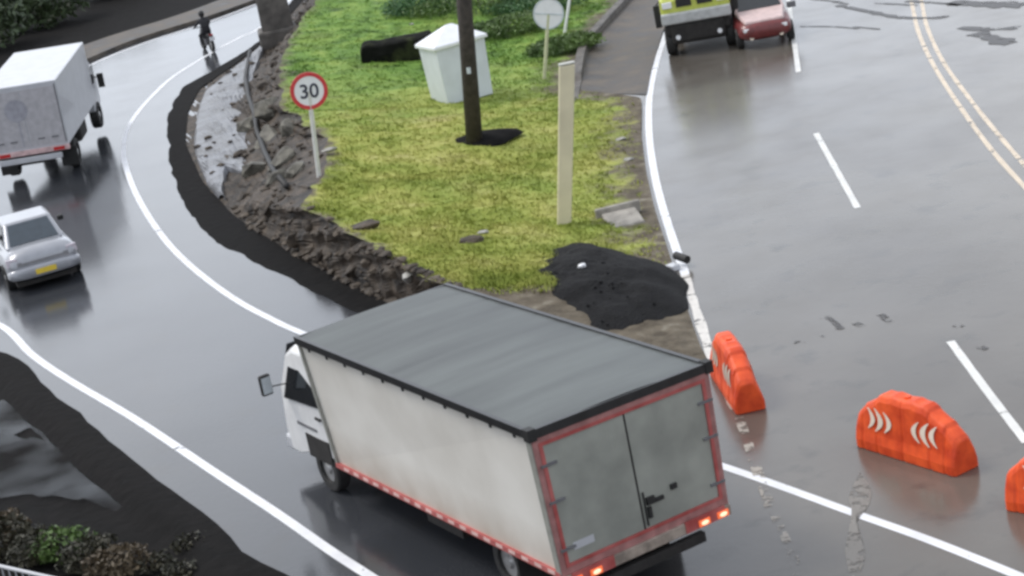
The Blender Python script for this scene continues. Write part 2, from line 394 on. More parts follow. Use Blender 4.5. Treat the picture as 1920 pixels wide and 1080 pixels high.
# dark tar joints, cracks and skid smears on the old carriageway
for pts, wd in [(((1500,50),(1560,50),(1610,54)),.10),(((1600,50),(1650,55)),.12),(((1570,10),(1620,20),(1690,33),(1760,33),(1775,30)),.22),(((1590,8),(1560,2),(1520,-2)),.12),
                (((1800,52),(1850,55),(1910,52)),.35),(((1830,62),(1870,75),(1895,82)),.5),(((1780,5),(1850,8),(1925,10)),.6),(((1700,2),(1760,6),(1800,10)),.2),
                (((1640,6),(1680,8),(1720,10)),.12)]:
    ribbon('tar_joint', G(*pts), wd, M_tar, z=.008, jag=.8)
for pts, wd in [(((1490,642),(1520,640),(1545,630)),.10),(((1545,595),(1565,605),(1575,618)),.16),(((1600,605),(1620,612)),.12),(((1650,590),(1672,605),(1680,612)),.16),(((1790,610),(1805,614)),.14),(((1835,650),(1850,655)),.12)]:
    ribbon('rubber_smear', G(*pts), wd, M_mark, z=.007, jag=.6)

# ------------------------------------------------------------------ island: toe strip, bank, turf
rowsL = [((640,-90),1.5),((600,-12),1.4),((548,62),1.3),((522,125),1.25),((530,200),1.2),((612,262),1.2),((612,325),1.15),((562,378),1.15),((640,432),1.1),((735,486),1.0),((825,528),.85),((905,578),.55),((985,630),.25),((1065,690),.03)]
rowsR = [((1240,-62),.12),((1180,3),.12),((1132,55),.12),((1098,98),.12),((1085,168),.10),((1203,182),.05),((1202,250),.05),((1211,320),.05),((1227,390),.05),((1247,452),.04),((1268,515),.03),((1290,582),.02),((1312,645),.015),((1335,692),.012)]
toe = [(575,-100),(582,-15),(505,72),(440,122),(372,168),(350,212),(346,272),(378,345),(440,412),(545,478),(640,528),(730,575),(850,640),(1000,705)]
strip_edge = [(560,-105),(565,-20),(484,80),(425,118),(338,166),(312,222),(318,300),(345,385),(402,452),(500,504),(600,553),(700,598),(830,660),(990,728)]
NR, NC = 170, 90
def interp_rows(pts, n):
    o = []
    for i in range(n):
        t = (len(pts)-1)*i/(n-1); j = min(int(t), len(pts)-2); u = t-j
        o.append(pts[j].lerp(pts[j+1], u))
    return o
def smoothrows(pts, it=3):
    for _ in range(it):
        pts = [pts[0]]+[(pts[i-1]+2*pts[i]+pts[i+1])/4 for i in range(1, len(pts)-1)]+[pts[-1]]
    return pts
LC = smoothrows(interp_rows([gp(*p, z) for p, z in rowsL], NR), 6)
RC = smoothrows(interp_rows([gp(*p, z) for p, z in rowsR], NR), 2)
TC = smoothrows(interp_rows([gp(*p, 0) for p in toe], NR), 4)
GC = smoothrows(interp_rows([gp(*p, 0) for p in strip_edge], NR), 4)
for i, p in enumerate(LC):
    wob = .25*noise.noise(Vector((p.x*.9, p.y*.9, 5))); LC[i] = p+Vector((wob, wob*.6, .1*noise.noise(p*1.3)))
for i in range(NR):
    GC[i] += Vector((.09*nval(GC[i].x, GC[i].y, 3, .8), .10*nval(GC[i].y, GC[i].x, 3, .8), 0))
rows = []; dirt = []
for i in range(NR):
    r = []
    for j in range(NC):
        u = j/(NC-1); p = LC[i].lerp(RC[i], u)
        zc = LC[i].z; e = min(1, u*8)*min(1, (1-u)*8)
        # crown falls toward the east carriageway
        p.z = RC[i].z+(zc-RC[i].z)*(1-u)**1.25
        p.z += e*(.10*nval(p.x, p.y, 0, .35)+.035*nval(p.x, p.y, 2, 1.6))
        r.append(p)
        fr = max(0, (i/(NR-1)*13-9.6)/1.2)
        edge = max(0, 1-(1-u)*(RC[i]-LC[i]).length/2.2)*.5
        le = max(0, 1-u*(RC[i]-LC[i]).length/.8)*.35
        dirt.append(min(1, fr*.6+edge+le))
    rows.append(r)
turf = MB().grid(rows)
to = turf.build('grass_island', M_turf, smooth=True, fix=False)
at = to.data.attributes.new('dirt', 'FLOAT', 'POINT'); at.data.foreach_set('value', dirt)
tag(to, kind='structure')
bvh = BVHTree.FromPolygons([tuple(v) for v in turf.v], turf.f)
def hit(px, py):
    r = bvh.ray_cast(Vector((0, 0, CAMH)), ray(px, py))
    return r[0] if r[0] else gp(px, py)
def zat(x, y):
    r = bvh.ray_cast(Vector((x, y, 20)), Vector((0, 0, -1)))
    return r[0].z if r[0] else 0.0
# bank face
NB = 26; rows = []
for i in range(NR):
    r = []
    for j in range(NB):
        u = j/(NB-1); p = TC[i].lerp(LC[i], u); e = math.sin(math.pi*u)**.5
        prof = (.35*u if u < .4 else .14+(u-.4)/.6*.86)
        p.z = LC[i].z*prof if u < 1 else LC[i].z
        a = nval(p.x, p.y, p.z, 1.1); b = noise.noise(Vector((p.x*3, p.y*3, p.z*3)))
        p += Vector((.12*b*e, .1*a*e, (.16*a+.06*b)*e))
        r.append(p)
    rows.append(r)
bankmb = MB().grid(rows); tag(bankmb.build('bank_slope', M_bank, fix=False), kind='structure')
allv = [tuple(v) for v in turf.v]; allf = list(turf.f); k0 = len(allv); allv += [tuple(v) for v in bankmb.v]; allf += [[i+k0 for i in f] for f in bankmb.f]
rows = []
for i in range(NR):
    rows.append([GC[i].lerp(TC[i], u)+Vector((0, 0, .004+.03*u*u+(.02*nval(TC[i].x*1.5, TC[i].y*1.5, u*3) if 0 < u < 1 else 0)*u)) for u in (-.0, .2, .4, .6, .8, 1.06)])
tag(MB().grid(rows).build('toe_strip', M_earth, smooth=True, fix=False), kind='structure')  # dark strip between the road surface and the foot of the bank

def rockmesh(r, seed, flat=.75):
    import bmesh
    g_ = np.random.default_rng(int(seed*7)+5); P = g_.normal(size=(22, 3)); P /= np.linalg.norm(P, axis=1)[:, None]; P *= g_.uniform(.78, 1.05, 22)[:, None]
    bm = bmesh.new()
    for q in P: bm.verts.new((q[0]*r[0], q[1]*r[1], q[2]*r[2]*flat))
    bmesh.ops.convex_hull(bm, input=bm.verts[:]); 
    big = max(r) > .25
    if big: bmesh.ops.subdivide_edges(bm, edges=bm.edges[:], cuts=2, use_grid_fill=True)
    bmesh.ops.triangulate(bm, faces=bm.faces[:])
    bm.verts.ensure_lookup_table(); bm.verts.index_update()
    o = Vector((seed*3.1, seed*1.7, 0)); V = []
    for v in bm.verts:
        c = v.co.copy()
        if big: c *= 1+.10*noise.noise(c/max(r)*2.5+o)+.05*noise.noise(c/max(r)*7+o)
        V.append(c)
    F = [[v.index for v in f.verts] for f in bm.faces]; bm.free()
    return MB().add(V, F)
# mortar apron at the foot of the bank
ap = []
for i in range(int(NR*.17), int(NR*.575)):
    t = (i/NR-.17)/.405; w_ = math.sin(math.pi*min(1, max(0, t)))**.6
    r = []
    for j in range(16):
        u = j/15; p = TC[i].lerp(LC[i], .06+u*(.60 if t < .75 else .35)*w_)
        p.z = LC[i].z*(.35*(.06+u*.4))+.10*w_*math.sin(math.pi*min(1, u*1.1))+.12*nval(p.x, p.y, 0, .8)*math.sin(math.pi*u)+.06
        if j in (0, 15): p.z -= .14
        r.append(p)
    ap.append(r)
apmb = MB().grid(ap); tag(apmb.build('mortar_apron', M_mortar, fix=False), kind='structure')
k0 = len(allv); allv += [tuple(v) for v in apmb.v]; allf += [[i+k0 for i in f] for f in apmb.f]
bvh2 = BVHTree.FromPolygons(allv, allf)

# boulders set into the bank under the speed sign
spots = [(500,262,.75,.55),(548,236,.45,.3),(535,300,.5,.42),(556,322,.4,.28),(480,320,.45,.35),(505,205,.55,.45),(470,235,.45,.35),(520,335,.4,.32),(492,160,.5,.4),(515,120,.38,.3),
         (530,372,.35,.28),(500,390,.5,.35),(580,420,.42,.3),(620,440,.38,.28),(550,450,.45,.3),(690,490,.42,.3),(735,510,.4,.3),(770,520,.36,.28),(800,530,.3,.25),(660,505,.4,.28),(600,480,.42,.3),(700,545,.35,.22),(450,290,.4,.3),(455,370,.4,.3)]
def bankhit(px, py):
    r = bvh2.ray_cast(Vector((0, 0, CAMH)), ray(px, py))
    return r[0] if r[0] else gp(px, py, .1)
def ztop2(x, y, d=0):
    r = bvh2.ray_cast(Vector((x, y, 20)), Vector((0, 0, -1)))
    return r[0].z if r[0] else d
for k, (px, py, r, h) in enumerate(spots):
    p = bankhit(px, py)
    o = rockmesh((r*(1.05 if k < 8 else .62), r*(.9 if k < 8 else .5), h*(1.2 if k < 8 else .75)), k).build('boulder', M_rockpale if k in (4, 17) else M_rock, smooth=False)
    o.location = (p.x, p.y, p.z-.02); o.rotation_euler = (random.uniform(-.3, .3), random.uniform(-.3, .3), random.uniform(0, 6))
    up = k <= 10 or k >= 22
    if up and k < 8: o.data.materials[0] = M_rockmid
    tag(o, 'rough grey boulder in the stone bank below the speed limit sign' if up else 'dark rock jutting from the muddy bank beside the bend', 'rock',
        'boulders under the speed limit sign' if up else 'rocks along the muddy bank')
# loose rubble on bank (uncountable)
rb = MB()
for k in range(560):
    i = rng.integers(10, NR-25); u = rng.uniform(.05, .98)
    if NR*.17 < i < NR*.575 and u < .62 and rng.uniform() < .82: continue
    p = TC[i].lerp(LC[i], u); z = LC[i].z*(.35*u if u < .4 else .14+(u-.4)/.6*.86)
    s = rng.uniform(.04, .16); q = rockmesh((s, s*.8, s*.7), k)
    z = ztop2(p.x, p.y, z); q2 = [(v+Vector((p.x, p.y, z+.02))) for v in q.v]; rb.add(q2, q.f)
tag(rb.build('rubble', M_rock, fix=False), 'broken stones and clods scattered down the muddy bank', 'rubble', kind='stuff')

# grass tufts
def tufts(n):
    V = []; F = []
    k = 0
    for _ in range(n):
        i = int(rng.integers(2, int(NR*.80))); j = int(rng.integers(1, NC-3))
        p = turf.v[i*NC+j].lerp(turf.v[i*NC+j+1], rng.uniform()).lerp(turf.v[(i+1)*NC+j], rng.uniform())
        if dirt[i*NC+j] > .3 and rng.uniform() < .8: continue
        h = rng.uniform(.02, .06)*(1.6 if nval(p.x, p.y, 9, .5) > .25 else 1)
        for b in range(5):
            a = rng.uniform(0, 6.28); l_ = h*rng.uniform(.4, 1.3); w_ = rng.uniform(.012, .03)
            dx, dy = math.cos(a), math.sin(a); bx, by = p.x+rng.normal(0, .05), p.y+rng.normal(0, .05)
            V += [(bx-dy*w_, by+dx*w_, p.z-.02), (bx+dy*w_, by-dx*w_, p.z-.02), (bx+dx*l_, by+dy*l_, p.z+h*rng.uniform(.5, 1.1))]
            F.append((k, k+1, k+2)); k += 3
    return V, F
V, F = tufts(26000)
me = bpy.data.meshes.new('grass'); me.from_pydata(V, [], F)
go = bpy.data.objects.new('grass', me); col.objects.link(go)
M_blade = M_turf.copy(); M_blade.name = 'grass_blades'
me.materials.append(M_blade)
tag(go, 'short yellow green grass covering the island between the roads', 'grass', kind='stuff')

# drain, kerb
DL = G((1090,175),(1092,120),(1102,98),(1135,55),(1183,3),(1245,-62)); DR = G((1213,178),(1222,130),(1232,95),(1240,70),(1256,25),(1290,-45))
a = resample(DL, 30); b = resample(DR, 30)
rows = [[a[i].lerp(b[i], u)+Vector((0, 0, .012+.10*(1-min(1, u*3.))+.04*max(0, u-.7)+.01*nval(a[i].x+u, a[i].y))) for u in [j/10 for j in range(11)]] for i in range(30)]
tag(MB().grid(rows).build('drain_channel', M_drain, smooth=True, fix=False), kind='structure')
kb = catmull(G((1078,240),(1078,190),(1086,150),(1098,98),(1132,55),(1180,3),(1240,-62)), 8); L = []
for i, p in enumerate(kb):
    d = (kb[min(i+1, len(kb)-1)]-kb[max(i-1, 0)]).normalized(); nn = Vector((-d.y, d.x, 0)); h = .30 if i > 14 else .14
    L.append([p+nn*.16+Vector((0, 0, -.1)), p+nn*.13+Vector((0, 0, h)), p-nn*.13+Vector((0, 0, h)), p-nn*.16+Vector((0, 0, -.1))])
tag(MB().loft(L).build('kerb', M_kerb, bevel=.02), kind='structure')

# concrete inlet block near the white line
p = hit(1172, 415)
o = empty('concrete_inlet', (p.x, p.y, p.z), R(8), 'pale broken concrete inlet block in the grass by the white line', 'drain inlet')
MB().hexa([(-.38,-.5,-.2),(.36,-.45,-.2),(.40,.42,-.2),(-.42,.45,-.2)], [(-.36,-.46,.06),(.33,-.42,.04),(.36,.42,.16),(-.40,.45,.17)]).build('block', M_concrete, o, bevel=.04)
MB().box(-.5, .48, .42, .54, .0, .27).build('lintel', M_concrete, o, bevel=.03)

# black millings heap
def heap(name, cpx, rx, ry, h, m, rz, seed, **kw):
    c = gp(*cpx); n = 110; k = 44; rows = []
    for i in range(k+1):
        t = i/k; r = []
        for j in range(n):
            a = 2*math.pi*j/n; rr = t*(1+.13*noise.noise(Vector((math.cos(a)*1.3, math.sin(a)*1.3, seed)))+.05*noise.noise(Vector((math.cos(a)*5, math.sin(a)*5, seed))))
            x = rx*rr*math.cos(a); y = ry*rr*math.sin(a)
            z = h*(1-t**2.2)*(1+.3*noise.noise(Vector((x*.9, y*.9, seed))))+(.05*nval(x, y, seed, 2)+.02*noise.noise(Vector((x*7, y*7, seed))))*(1-t**4)
            r.append((x, y, z-(.08 if i == k else 0)))
        r.append(r[0]); rows.append(r)
    o = MB().grid(rows).build(name, m, smooth=True); o.location = (c.x, c.y, kw.pop('z', 0)); o.rotation_euler.z = rz
    tag(o, **kw); return o
heap('asphalt_heap', (1098, 552), 1.66, 3.5, .55, M_heap, R(10), 4.2, label='low black heap of asphalt millings at the tip of the grass island', cat='heap', z=.02)
hc = bpy.data.objects['asphalt_heap'].location; cl = MB()
for k_ in range(170):
    a_ = rng.uniform(0, 6.28); t_ = rng.uniform(.2, 1.12); x_, y_ = 1.66*t_*math.cos(a_), 3.5*t_*math.sin(a_); s_ = rng.uniform(.015, .045)*(1 if t_ < .95 else .7)
    q_ = Matrix.Rotation(R(10), 4, 'Z') @ Vector((x_, y_, 0)); zz_ = .53*max(0, 1-t_**2.2)+.02
    mm_ = rockmesh((s_, s_, s_), k_+900); cl.add([v+Vector((hc.x+q_.x, hc.y+q_.y, zz_)) for v in mm_.v], mm_.f)
tag(cl.build('loose_millings', M_heap, fix=False), 'loose black crumbs strewn over and around the asphalt heap', 'crumbs', kind='stuff')
p = gp(1090, 497, .62); o = rockmesh((.10, .08, .08), 3).build('stone', M_signwhite); o.location = p+Vector((0,0,-.02)); tag(o, 'small white stone lying on the black asphalt heap', 'stone')
p = gp(1278, 490, .1); o = empty('traffic_stud', (p.x, p.y, 0), R(-60), 'small fallen black marker post with a white tip by the edge line', 'marker')
MB().tube([(-.16,0,.20),(.20,0,.16)], .08).build('stub', M_black, o); MB().box(-.1,.14,-.34,-.14,.0,.12).build('foot', M_white, o, bevel=.02)

# stones and puddle hollow in the turf
for px, py, r, mm, lb in [(905,437,.16,M_rockpale,'small pale stone beside the dark hollow in the grass'),(682,428,.36,M_rock,'low grey rock breaking through the turf above the muddy bank'),(885,452,.3,M_rock,'flat mossy rock in the middle of the lower grass'),(772,46,.12,M_rockpale,'tiny white stone in the grass above the dark slab'),(1165,262,.16,M_rockpale,'pale stone near the white edge line, upper one'),(1178,300,.16,M_rockpale,'pale stone near the white edge line, lower one'),(620,290,.22,M_rockpale,'pale stone beside the speed sign post')]:
    p = hit(px, py) if px != 620 else bankhit(px, py)+Vector((0,0,.1)); o = rockmesh((r, r*.7, r*.45), px).build('stone', mm); o.location = p+Vector((0, 0, r*.12)); tag(o, lb, 'stone')
p = hit(905, 262); 
c = p; rows = []
for i in range(10):
    t = i/9; rows.append([(c.x+t*.95*math.cos(a)*(1+.2*math.sin(3*a)), c.y+t*.75*math.sin(a), zat(c.x, c.y)+.20*(1-t*t)-(.06 if i == 9 else 0)) for a in [j*math.pi/12 for j in range(25)]])
tag(MB().grid(rows).build('soil_mound', M_earth, smooth=True), 'dark soil mounded round the foot of the utility pole', 'soil mound')
# dark mossy slab left of the cabinet
p = hit(742, 113); rg = []
for i in range(29):
    x = -1.0+i*.08; top = .62+.07*noise.noise(Vector((x*2, 3, 1)))+(-.12 if i in (0, 28) else 0); rg.append([(x, y+.05*noise.noise(Vector((x*3, y*4, z*4))), z) for y, z in ((-.30,-.3),(-.34,0),(-.36,.3),(-.33+.05*noise.noise(Vector((x*4,1,7))),top-.05),(-.22,top),(.1,top+.06),(.45,top+.04),(.55,.2),(.55,-.3))])
o = MB().loft(rg).build('stone_slab', mat('dark_mossy_stone', (.012,.013,.011), .85, var=.4, scale=1.5, second=(.05,.06,.025), bump=1, bscale=6, spec=.1, lo=.5, hi=.75), bevel=.02); o.location = (p.x, p.y, p.z); o.rotation_euler.z = R(-4)
tag(o, 'long dark mossy stone lying beside the white cabinet', 'stone slab')

# utility cabinet
p = hit(864, 189); o = empty('utility_cabinet', (p.x+.06, p.y+.55, p.z-.05), R(24), 'white metal utility cabinet with pointed lid standing behind the dark pole', 'cabinet')
w2, d2, H = .70, .54, 1.62
MB().hexa([(-w2,-d2,0),(w2,-d2,0),(w2,d2,0),(-w2,d2,0)], [(-w2*1.08,-d2*1.08,H),(w2*1.08,-d2*1.08,H),(w2*1.08,d2*1.08,H),(-w2*1.08,d2*1.08,H)]).build('body', M_cabinet, o, bevel=.02)
rw, rd = w2*1.18, d2*1.2
MB().add([(-rw,-rd,H-.02),(rw,-rd,H-.02),(rw,rd,H-.02),(-rw,rd,H-.02),(-rw,-rd,H+.07),(rw,-rd,H+.07),(rw,rd,H+.07),(-rw,rd,H+.07),(-.06,0,H+.50),(.12,0,H+.50)],
         [(0,3,2,1),(0,1,5,4),(1,2,6,5),(2,3,7,6),(3,0,4,7),(4,5,9,8),(5,6,9),(6,7,8,9),(7,4,8)]).build('lid', M_cabtop, o, bevel=.015)
MB().box(-.0, .012, -d2*1.085-.012, -d2*1.04, .1, H-.1).build('door_seam', M_grey, o)

# utility pole (leans slightly)
p = hit(889, 268); o = empty('utility_pole', (p.x, p.y, p.z-.1), 0, 'tall dark utility pole rising out of the top of the picture', 'utility pole')
Hh = 9.
pt = Vector((0, 0, CAMH)) 
def post_dir(base, px, py, h):
    # lean so that the point at height h shows along the pixel's vertical plane
    d = ray(px, py); t = (base.z+h-CAMH)/d.z if abs(d.z) > 1e-6 else 60
    q = Vector((0, 0, CAMH))+d*((base.y)/d.y); return Vector((q.x-base.x, 0, h))
k = post_dir(p, 874, 20, 3.6); lean = k.x/3.6
MB().tube([(0,0,0),(lean*3,0,3),(lean*Hh,0,Hh)], [.21,.19,.15], 20).build('pole', M_postwood, o, smooth=True)
MB().tube([(-.02+lean*1.9,-.2,1.85),(-.02+lean*2.0,-.2,2.0)], .05, 8).build('tag_plate', M_galv, o)

# cream post
p = hit(1057, 418); k = (1062-1057)
o = empty('cream_post', (p.x, p.y, p.z-.05), 0, 'tall flat cream painted post standing in the grass next to the kerb', 'post')
d0 = ray(1062, 117); q = Vector((0,0,CAMH))+d0*(p.y/d0.y); hh = q.z-p.z
wx = q.x-p.x
MB().hexa([(-.15,-.06,0),(.15,-.06,0),(.15,.06,0),(-.15,.06,0)],[(wx-.165,-.07,hh),(wx+.165,-.07,hh),(wx+.165,.07,hh),(wx-.165,.07,hh)]).build('post', M_cream, o, bevel=.03)
MB().box(wx-.17, wx+.17, -.075, .075, hh+.002, hh+.05).build('cap', M_creamtop, o, bevel=.02)

# road signs
def text_obj(s, size, m, parent, loc, rot, ext=.004, name='lettering'):
    cu = bpy.data.curves.new(name, 'FONT'); cu.body = s; cu.size = size; cu.align_x = 'CENTER'; cu.align_y = 'CENTER'; cu.extrude = ext; cu.offset = .006
    t = bpy.data.objects.new('tmp', cu); col.objects.link(t); dg = bpy.context.evaluated_depsgraph_get(); me = bpy.data.meshes.new_from_object(t.evaluated_get(dg)); bpy.data.objects.remove(t)
    me.materials.clear(); me.materials.append(m); o = bpy.data.objects.new(name, me); col.objects.link(o); o.parent = parent; o.location = loc; o.rotation_euler = rot; return o
def disc(r0, r1, y0, y1, z, n=40):
    b = MB(); vs = []; 
    for y in (y0, y1):
        for r in (r0, r1):
            for j in range(n): a = 2*math.pi*j/n; vs.append((r*math.cos(a), y, z+r*math.sin(a)))
    fs = []
    for j in range(n):
        k = (j+1) % n
        fs += [(j, k, n+k, n+j), (2*n+j, 3*n+j, 3*n+k, 2*n+k), (n+j, n+k, 3*n+k, 3*n+j)]
        if r0 > 0: fs.append((j, 2*n+j, 2*n+k, k))
    return b.add(vs, fs)
def sign(base, top, label, kind):
    p = bankhit(*base) if kind == 'bank' else hit(*base); d = ray(*top); q = Vector((0,0,CAMH))+d*(p.y/d.y); h = q.z-p.z; lx = (q.x-p.x)/h
    o = empty('road_sign', (p.x, p.y, p.z-.05), math.atan2(-p.x, p.y)*1+R(4), label, 'road sign')
    o.rotation_euler = (0, math.atan(lx), o.rotation_euler.z)
    return o, h+.05
o, h = sign((598,332), (579,170), 'round red rimmed speed limit sign reading 30 on a pale leaning post', 'bank')
MB().tube([(0,.04,0),(0,.04,h)], .055, 10).build('post', M_signpost, o)
MB().tube([(0,.0,h),(0,.02,h)], .425, 40).build('sign_face', M_signwhite, o)
disc(.345, .435, -.012, .022, h).build('red_rim', M_signred, o)
text_obj('30', .46, M_ink, o, (0, -.008, h-.02), (R(90), 0, 0))
o, h = sign((1020,148), (1028,22), 'round white sign with a thin line across on a yellow green post', 's')
MB().tube([(0,.04,0),(0,.04,h)], .055, 10).build('post', M_signpostg, o)
MB().tube([(0,.0,h),(0,.02,h)], .44, 40).build('sign_face', M_signwhite, o)
disc(.40, .445, -.008, .022, h).build('rim', M_galv, o)
MB().box(-.42,.42,-.012,-.001,h-.03,h+.01).build('cross_line', M_galv, o)
o, h = sign((1058,62), (1070,-18), 'yellow diamond road sign on a short white post behind the round white sign', 's')
MB().tube([(0,.04,0),(0,.04,h+.2)], .05, 10).build('post', M_signwhite, o)
MB().box(-.36,.36,-.02,.01,-.36,.36, Matrix.Translation((0.05,0,h+.28)) @ Matrix.Rotation(R(45), 4, 'Y')).build('sign_face', M_plate, o, bevel=.01)

# black pipe running down the bank
pp = [(470,100),(462,150),(467,185),(478,215),(484,250),(498,290),(515,325),(540,355)]
b_ = MB().tube([bankhit(*q)+Vector((0,-.1,.10)) for i, q in enumerate(pp)], .075, 8)
tag(b_.build('drain_pipe', M_black, smooth=True), 'thin black pipe running down the boulder bank', 'pipe')

# dark pillar at the back of the bend
p = gp(522, 58, .6); o = empty('stone_pillar', (p.x, p.y, .0), R(5), 'dark square stone pillar at the back of the bend', 'pillar')
MB().hexa([(-.6,-.6,0),(.6,-.6,0),(.6,.6,0),(-.6,.6,0)],[(-.52,-.52,3.2),(.52,-.52,3.2),(.52,.52,3.2),(-.52,.52,3.2)]).build('shaft', M_kerb, o, bevel=.06)
MB().box(-.75,.75,-.75,.75,0,.75).build('plinth', M_kerb, o, bevel=.08)

# ------------------------------------------------------------------ verge, west side
vr = outc; L = []
for i, p in enumerate(vr):
    d = (vr[min(i+1, len(vr)-1)]-vr[max(i-1, 0)]).normalized(); nn = Vector((-d.y, d.x, 0))
    if p.y > 72: L.append([p+Vector((0,0,.004)), p+nn*.02+Vector((0,0,.14)), p+nn*1.2+Vector((0,0,.15)), p+nn*2.6+Vector((0,0,.16)), p+nn*2.65+Vector((0,0,-.1))])
tag(MB().grid(L).build('pavement', M_drain, fix=False), kind='structure')
# wet gully west of the bend: black earth lip then shallow water
L = []
sel = [p for p in vr if 15 < p.y < 72]
for i, p in enumerate(sel):
    d = (sel[min(i+1, len(sel)-1)]-sel[max(i-1, 0)]).normalized(); nn = Vector((-d.y, d.x, 0)); jj = .06*noise.noise(p*1.1)
    L.append([(lambda q_: q_+Vector((0,0,z+(.04*noise.noise(q_*.6) if u > .3 else 0))))(p+nn*(u+(jj if u < 12 else 0))) for u, z in ((-.22,.006),(0,.012),(.2,.010),(.38,-.05),(.6,-.16),(1.0,-.2),(1.6,-.2),(2.5,-.2),(3.6,-.2),(5,-.19),(7,-.15),(10,-.1),(16,0),(26,.3))])
tag(MB().grid(L).build('verge_ground', M_earth, smooth=True, fix=False), kind='structure')
M_water = mat('shallow_water', (.012, .016, .02), .12, var=.2, bump=.05, bscale=3)
M_water = paint_mat('shallow_water', (.010, .02, .03), .47); wn = [n_ for n_ in M_water.node_tree.nodes if n_.type == 'TEX_NOISE' and n_.inputs['Detail'].default_value == 8][0]; wn.inputs['Scale'].default_value = .7; wn.inputs['Detail'].default_value = 3; wn.inputs['Roughness'].default_value = .5
for n_ in M_water.node_tree.nodes:
    if n_.type == 'MAP_RANGE': n_.inputs[1].default_value = .40; n_.inputs[2].default_value = .95
M_water.node_tree.nodes['Principled BSDF'].inputs['Roughness'].default_value = .2; M_water.node_tree.nodes['Principled BSDF'].inputs['Specular IOR Level'].default_value = .3
blob('puddle', [(0,735),(40,728),(80,760),(120,800),(90,820),(60,790),(20,800),(-30,790),(-40,750)], M_water, -.13, .2)
blob('puddle', [(-60,800),(20,805),(90,815),(160,835),(210,865),(250,890),(270,925),(200,935),(130,920),(60,915),(0,920),(-80,920)], M_water, -.13, .2)
blob('mud_bar', [(20,730),(60,735),(110,790),(150,835),(170,850),(140,845),(100,810),(60,775)], M_tar, -.12, .3)

def foliage(c, r, n, size, seed, flat=1.0):
    g_ = np.random.default_rng(seed)
    P = g_.normal(size=(n, 3)); P /= np.linalg.norm(P, axis=1)[:, None]
    rad = g_.uniform(.35, 1, n)**.5
    lump = np.array([1+.35*noise.noise(Vector(p*1.8)+Vector((seed, 0, 0))) for p in P])
    P = P*(rad*lump)[:, None]*np.array(r)+np.array(c)
    A = g_.normal(size=(n, 3)); A /= np.linalg.norm(A, axis=1)[:, None]; B = g_.normal(size=(n, 3)); B -= (B*A).sum(1)[:, None]*A; B /= np.linalg.norm(B, axis=1)[:, None]
    s = (size*g_.uniform(.6, 1.5, n))[:, None]
    V = np.stack([P-A*s, P+B*s*.45, P+A*s, P-B*s*.45], 1).reshape(-1, 3); V[:, 2] = np.maximum(V[:, 2], c[2]-r[2])
    return V, np.arange(4*n).reshape(n, 4)
def bush(px, py, z, r, n, size, m, label, cat='bush', name='shrub', group=None, seed=1, world=None):
    p = world or gp(px, py, z)
    o = empty(name, (p[0], p[1], z), 0, label, cat, group)
    V, F = foliage((0, 0, r[2]*.8), r, n, size, seed)
    me = bpy.data.meshes.new('foliage'); me.from_pydata(V.tolist(), [], F.tolist()); me.materials.append(m)
    f = bpy.data.objects.new('foliage', me); col.objects.link(f); f.parent = o
    st = MB()
    for q in range(4):
        a = q*1.6; st.tube([(0,0,-.1),(r[0]*.25*math.cos(a), r[1]*.25*math.sin(a), r[2]*.5),(r[0]*.5*math.cos(a), r[1]*.5*math.sin(a), r[2]*1.1)], [.05*r[2],.035*r[2],.015*r[2]], 6)
    st.build('stem', M_stem, o); return o
# scrub by the railing bottom-left
for k, (px, py, rr, m_, lb) in enumerate([(15,1035,(.5,.4,.32),M_leafmix,'dry brown scrub clump at the left end of the white railing'),(75,1050,(.45,.4,.28),M_leafmix,'low olive scrub clump above the white railing'),(120,1045,(.5,.4,.26),M_leafturf,'greener leafy clump in the scrub along the gully'),(165,1062,(.45,.4,.25),M_leafmix,'small scrub clump right of the green leafy one'),(225,1072,(.5,.4,.22),M_bloom,'pale flowering scrub clump at the bottom edge'),(30,1015,(.28,.25,.30),M_bloom,'straw coloured seed heads above the brown scrub')]):
    bush(px, py, -.15, rr, 900, .045, m_, lb, seed=k+3)
for k,(px,py) in enumerate([(290,1065),(340,1080),(185,1028),(360,1027)]):
    bush(px, py, -.15, (.3,.3,.12), 260, .04, M_leafmix, 'tiny scrub tuft on the dark verge', group='tufts on the dark verge', seed=k+40)

# white railing at the bottom-left
a = gp(-60, 1048, .9); b = gp(135, 1092, .9)
o = empty('railing', (a.x, a.y, -.15), 0, 'white metal railing with thin balusters at the lower left corner', 'railing')
dv_ = Vector((b.x-a.x, b.y-a.y, 0)); Ln = dv_.length; dv_.normalize()
MB().tube([(0,0,1.05), tuple(dv_*Ln+Vector((0,0,1.05)))], .028, 10).build('top_rail', M_white, o)
MB().tube([(0,0,.12), tuple(dv_*Ln+Vector((0,0,.12)))], .02, 8).build('bottom_rail', M_white, o)
k = 0; x = 0
while x < Ln:
    MB().tube([tuple(dv_*x+Vector((0,0,.12))), tuple(dv_*x+Vector((0,0,1.05)))], .011, 6).build('baluster', M_white, o); x += .16
for x in (0, Ln): MB().tube([tuple(dv_*x+Vector((0,0,0))), tuple(dv_*x+Vector((0,0,1.05)))], .03, 8).build('post', M_white, o)

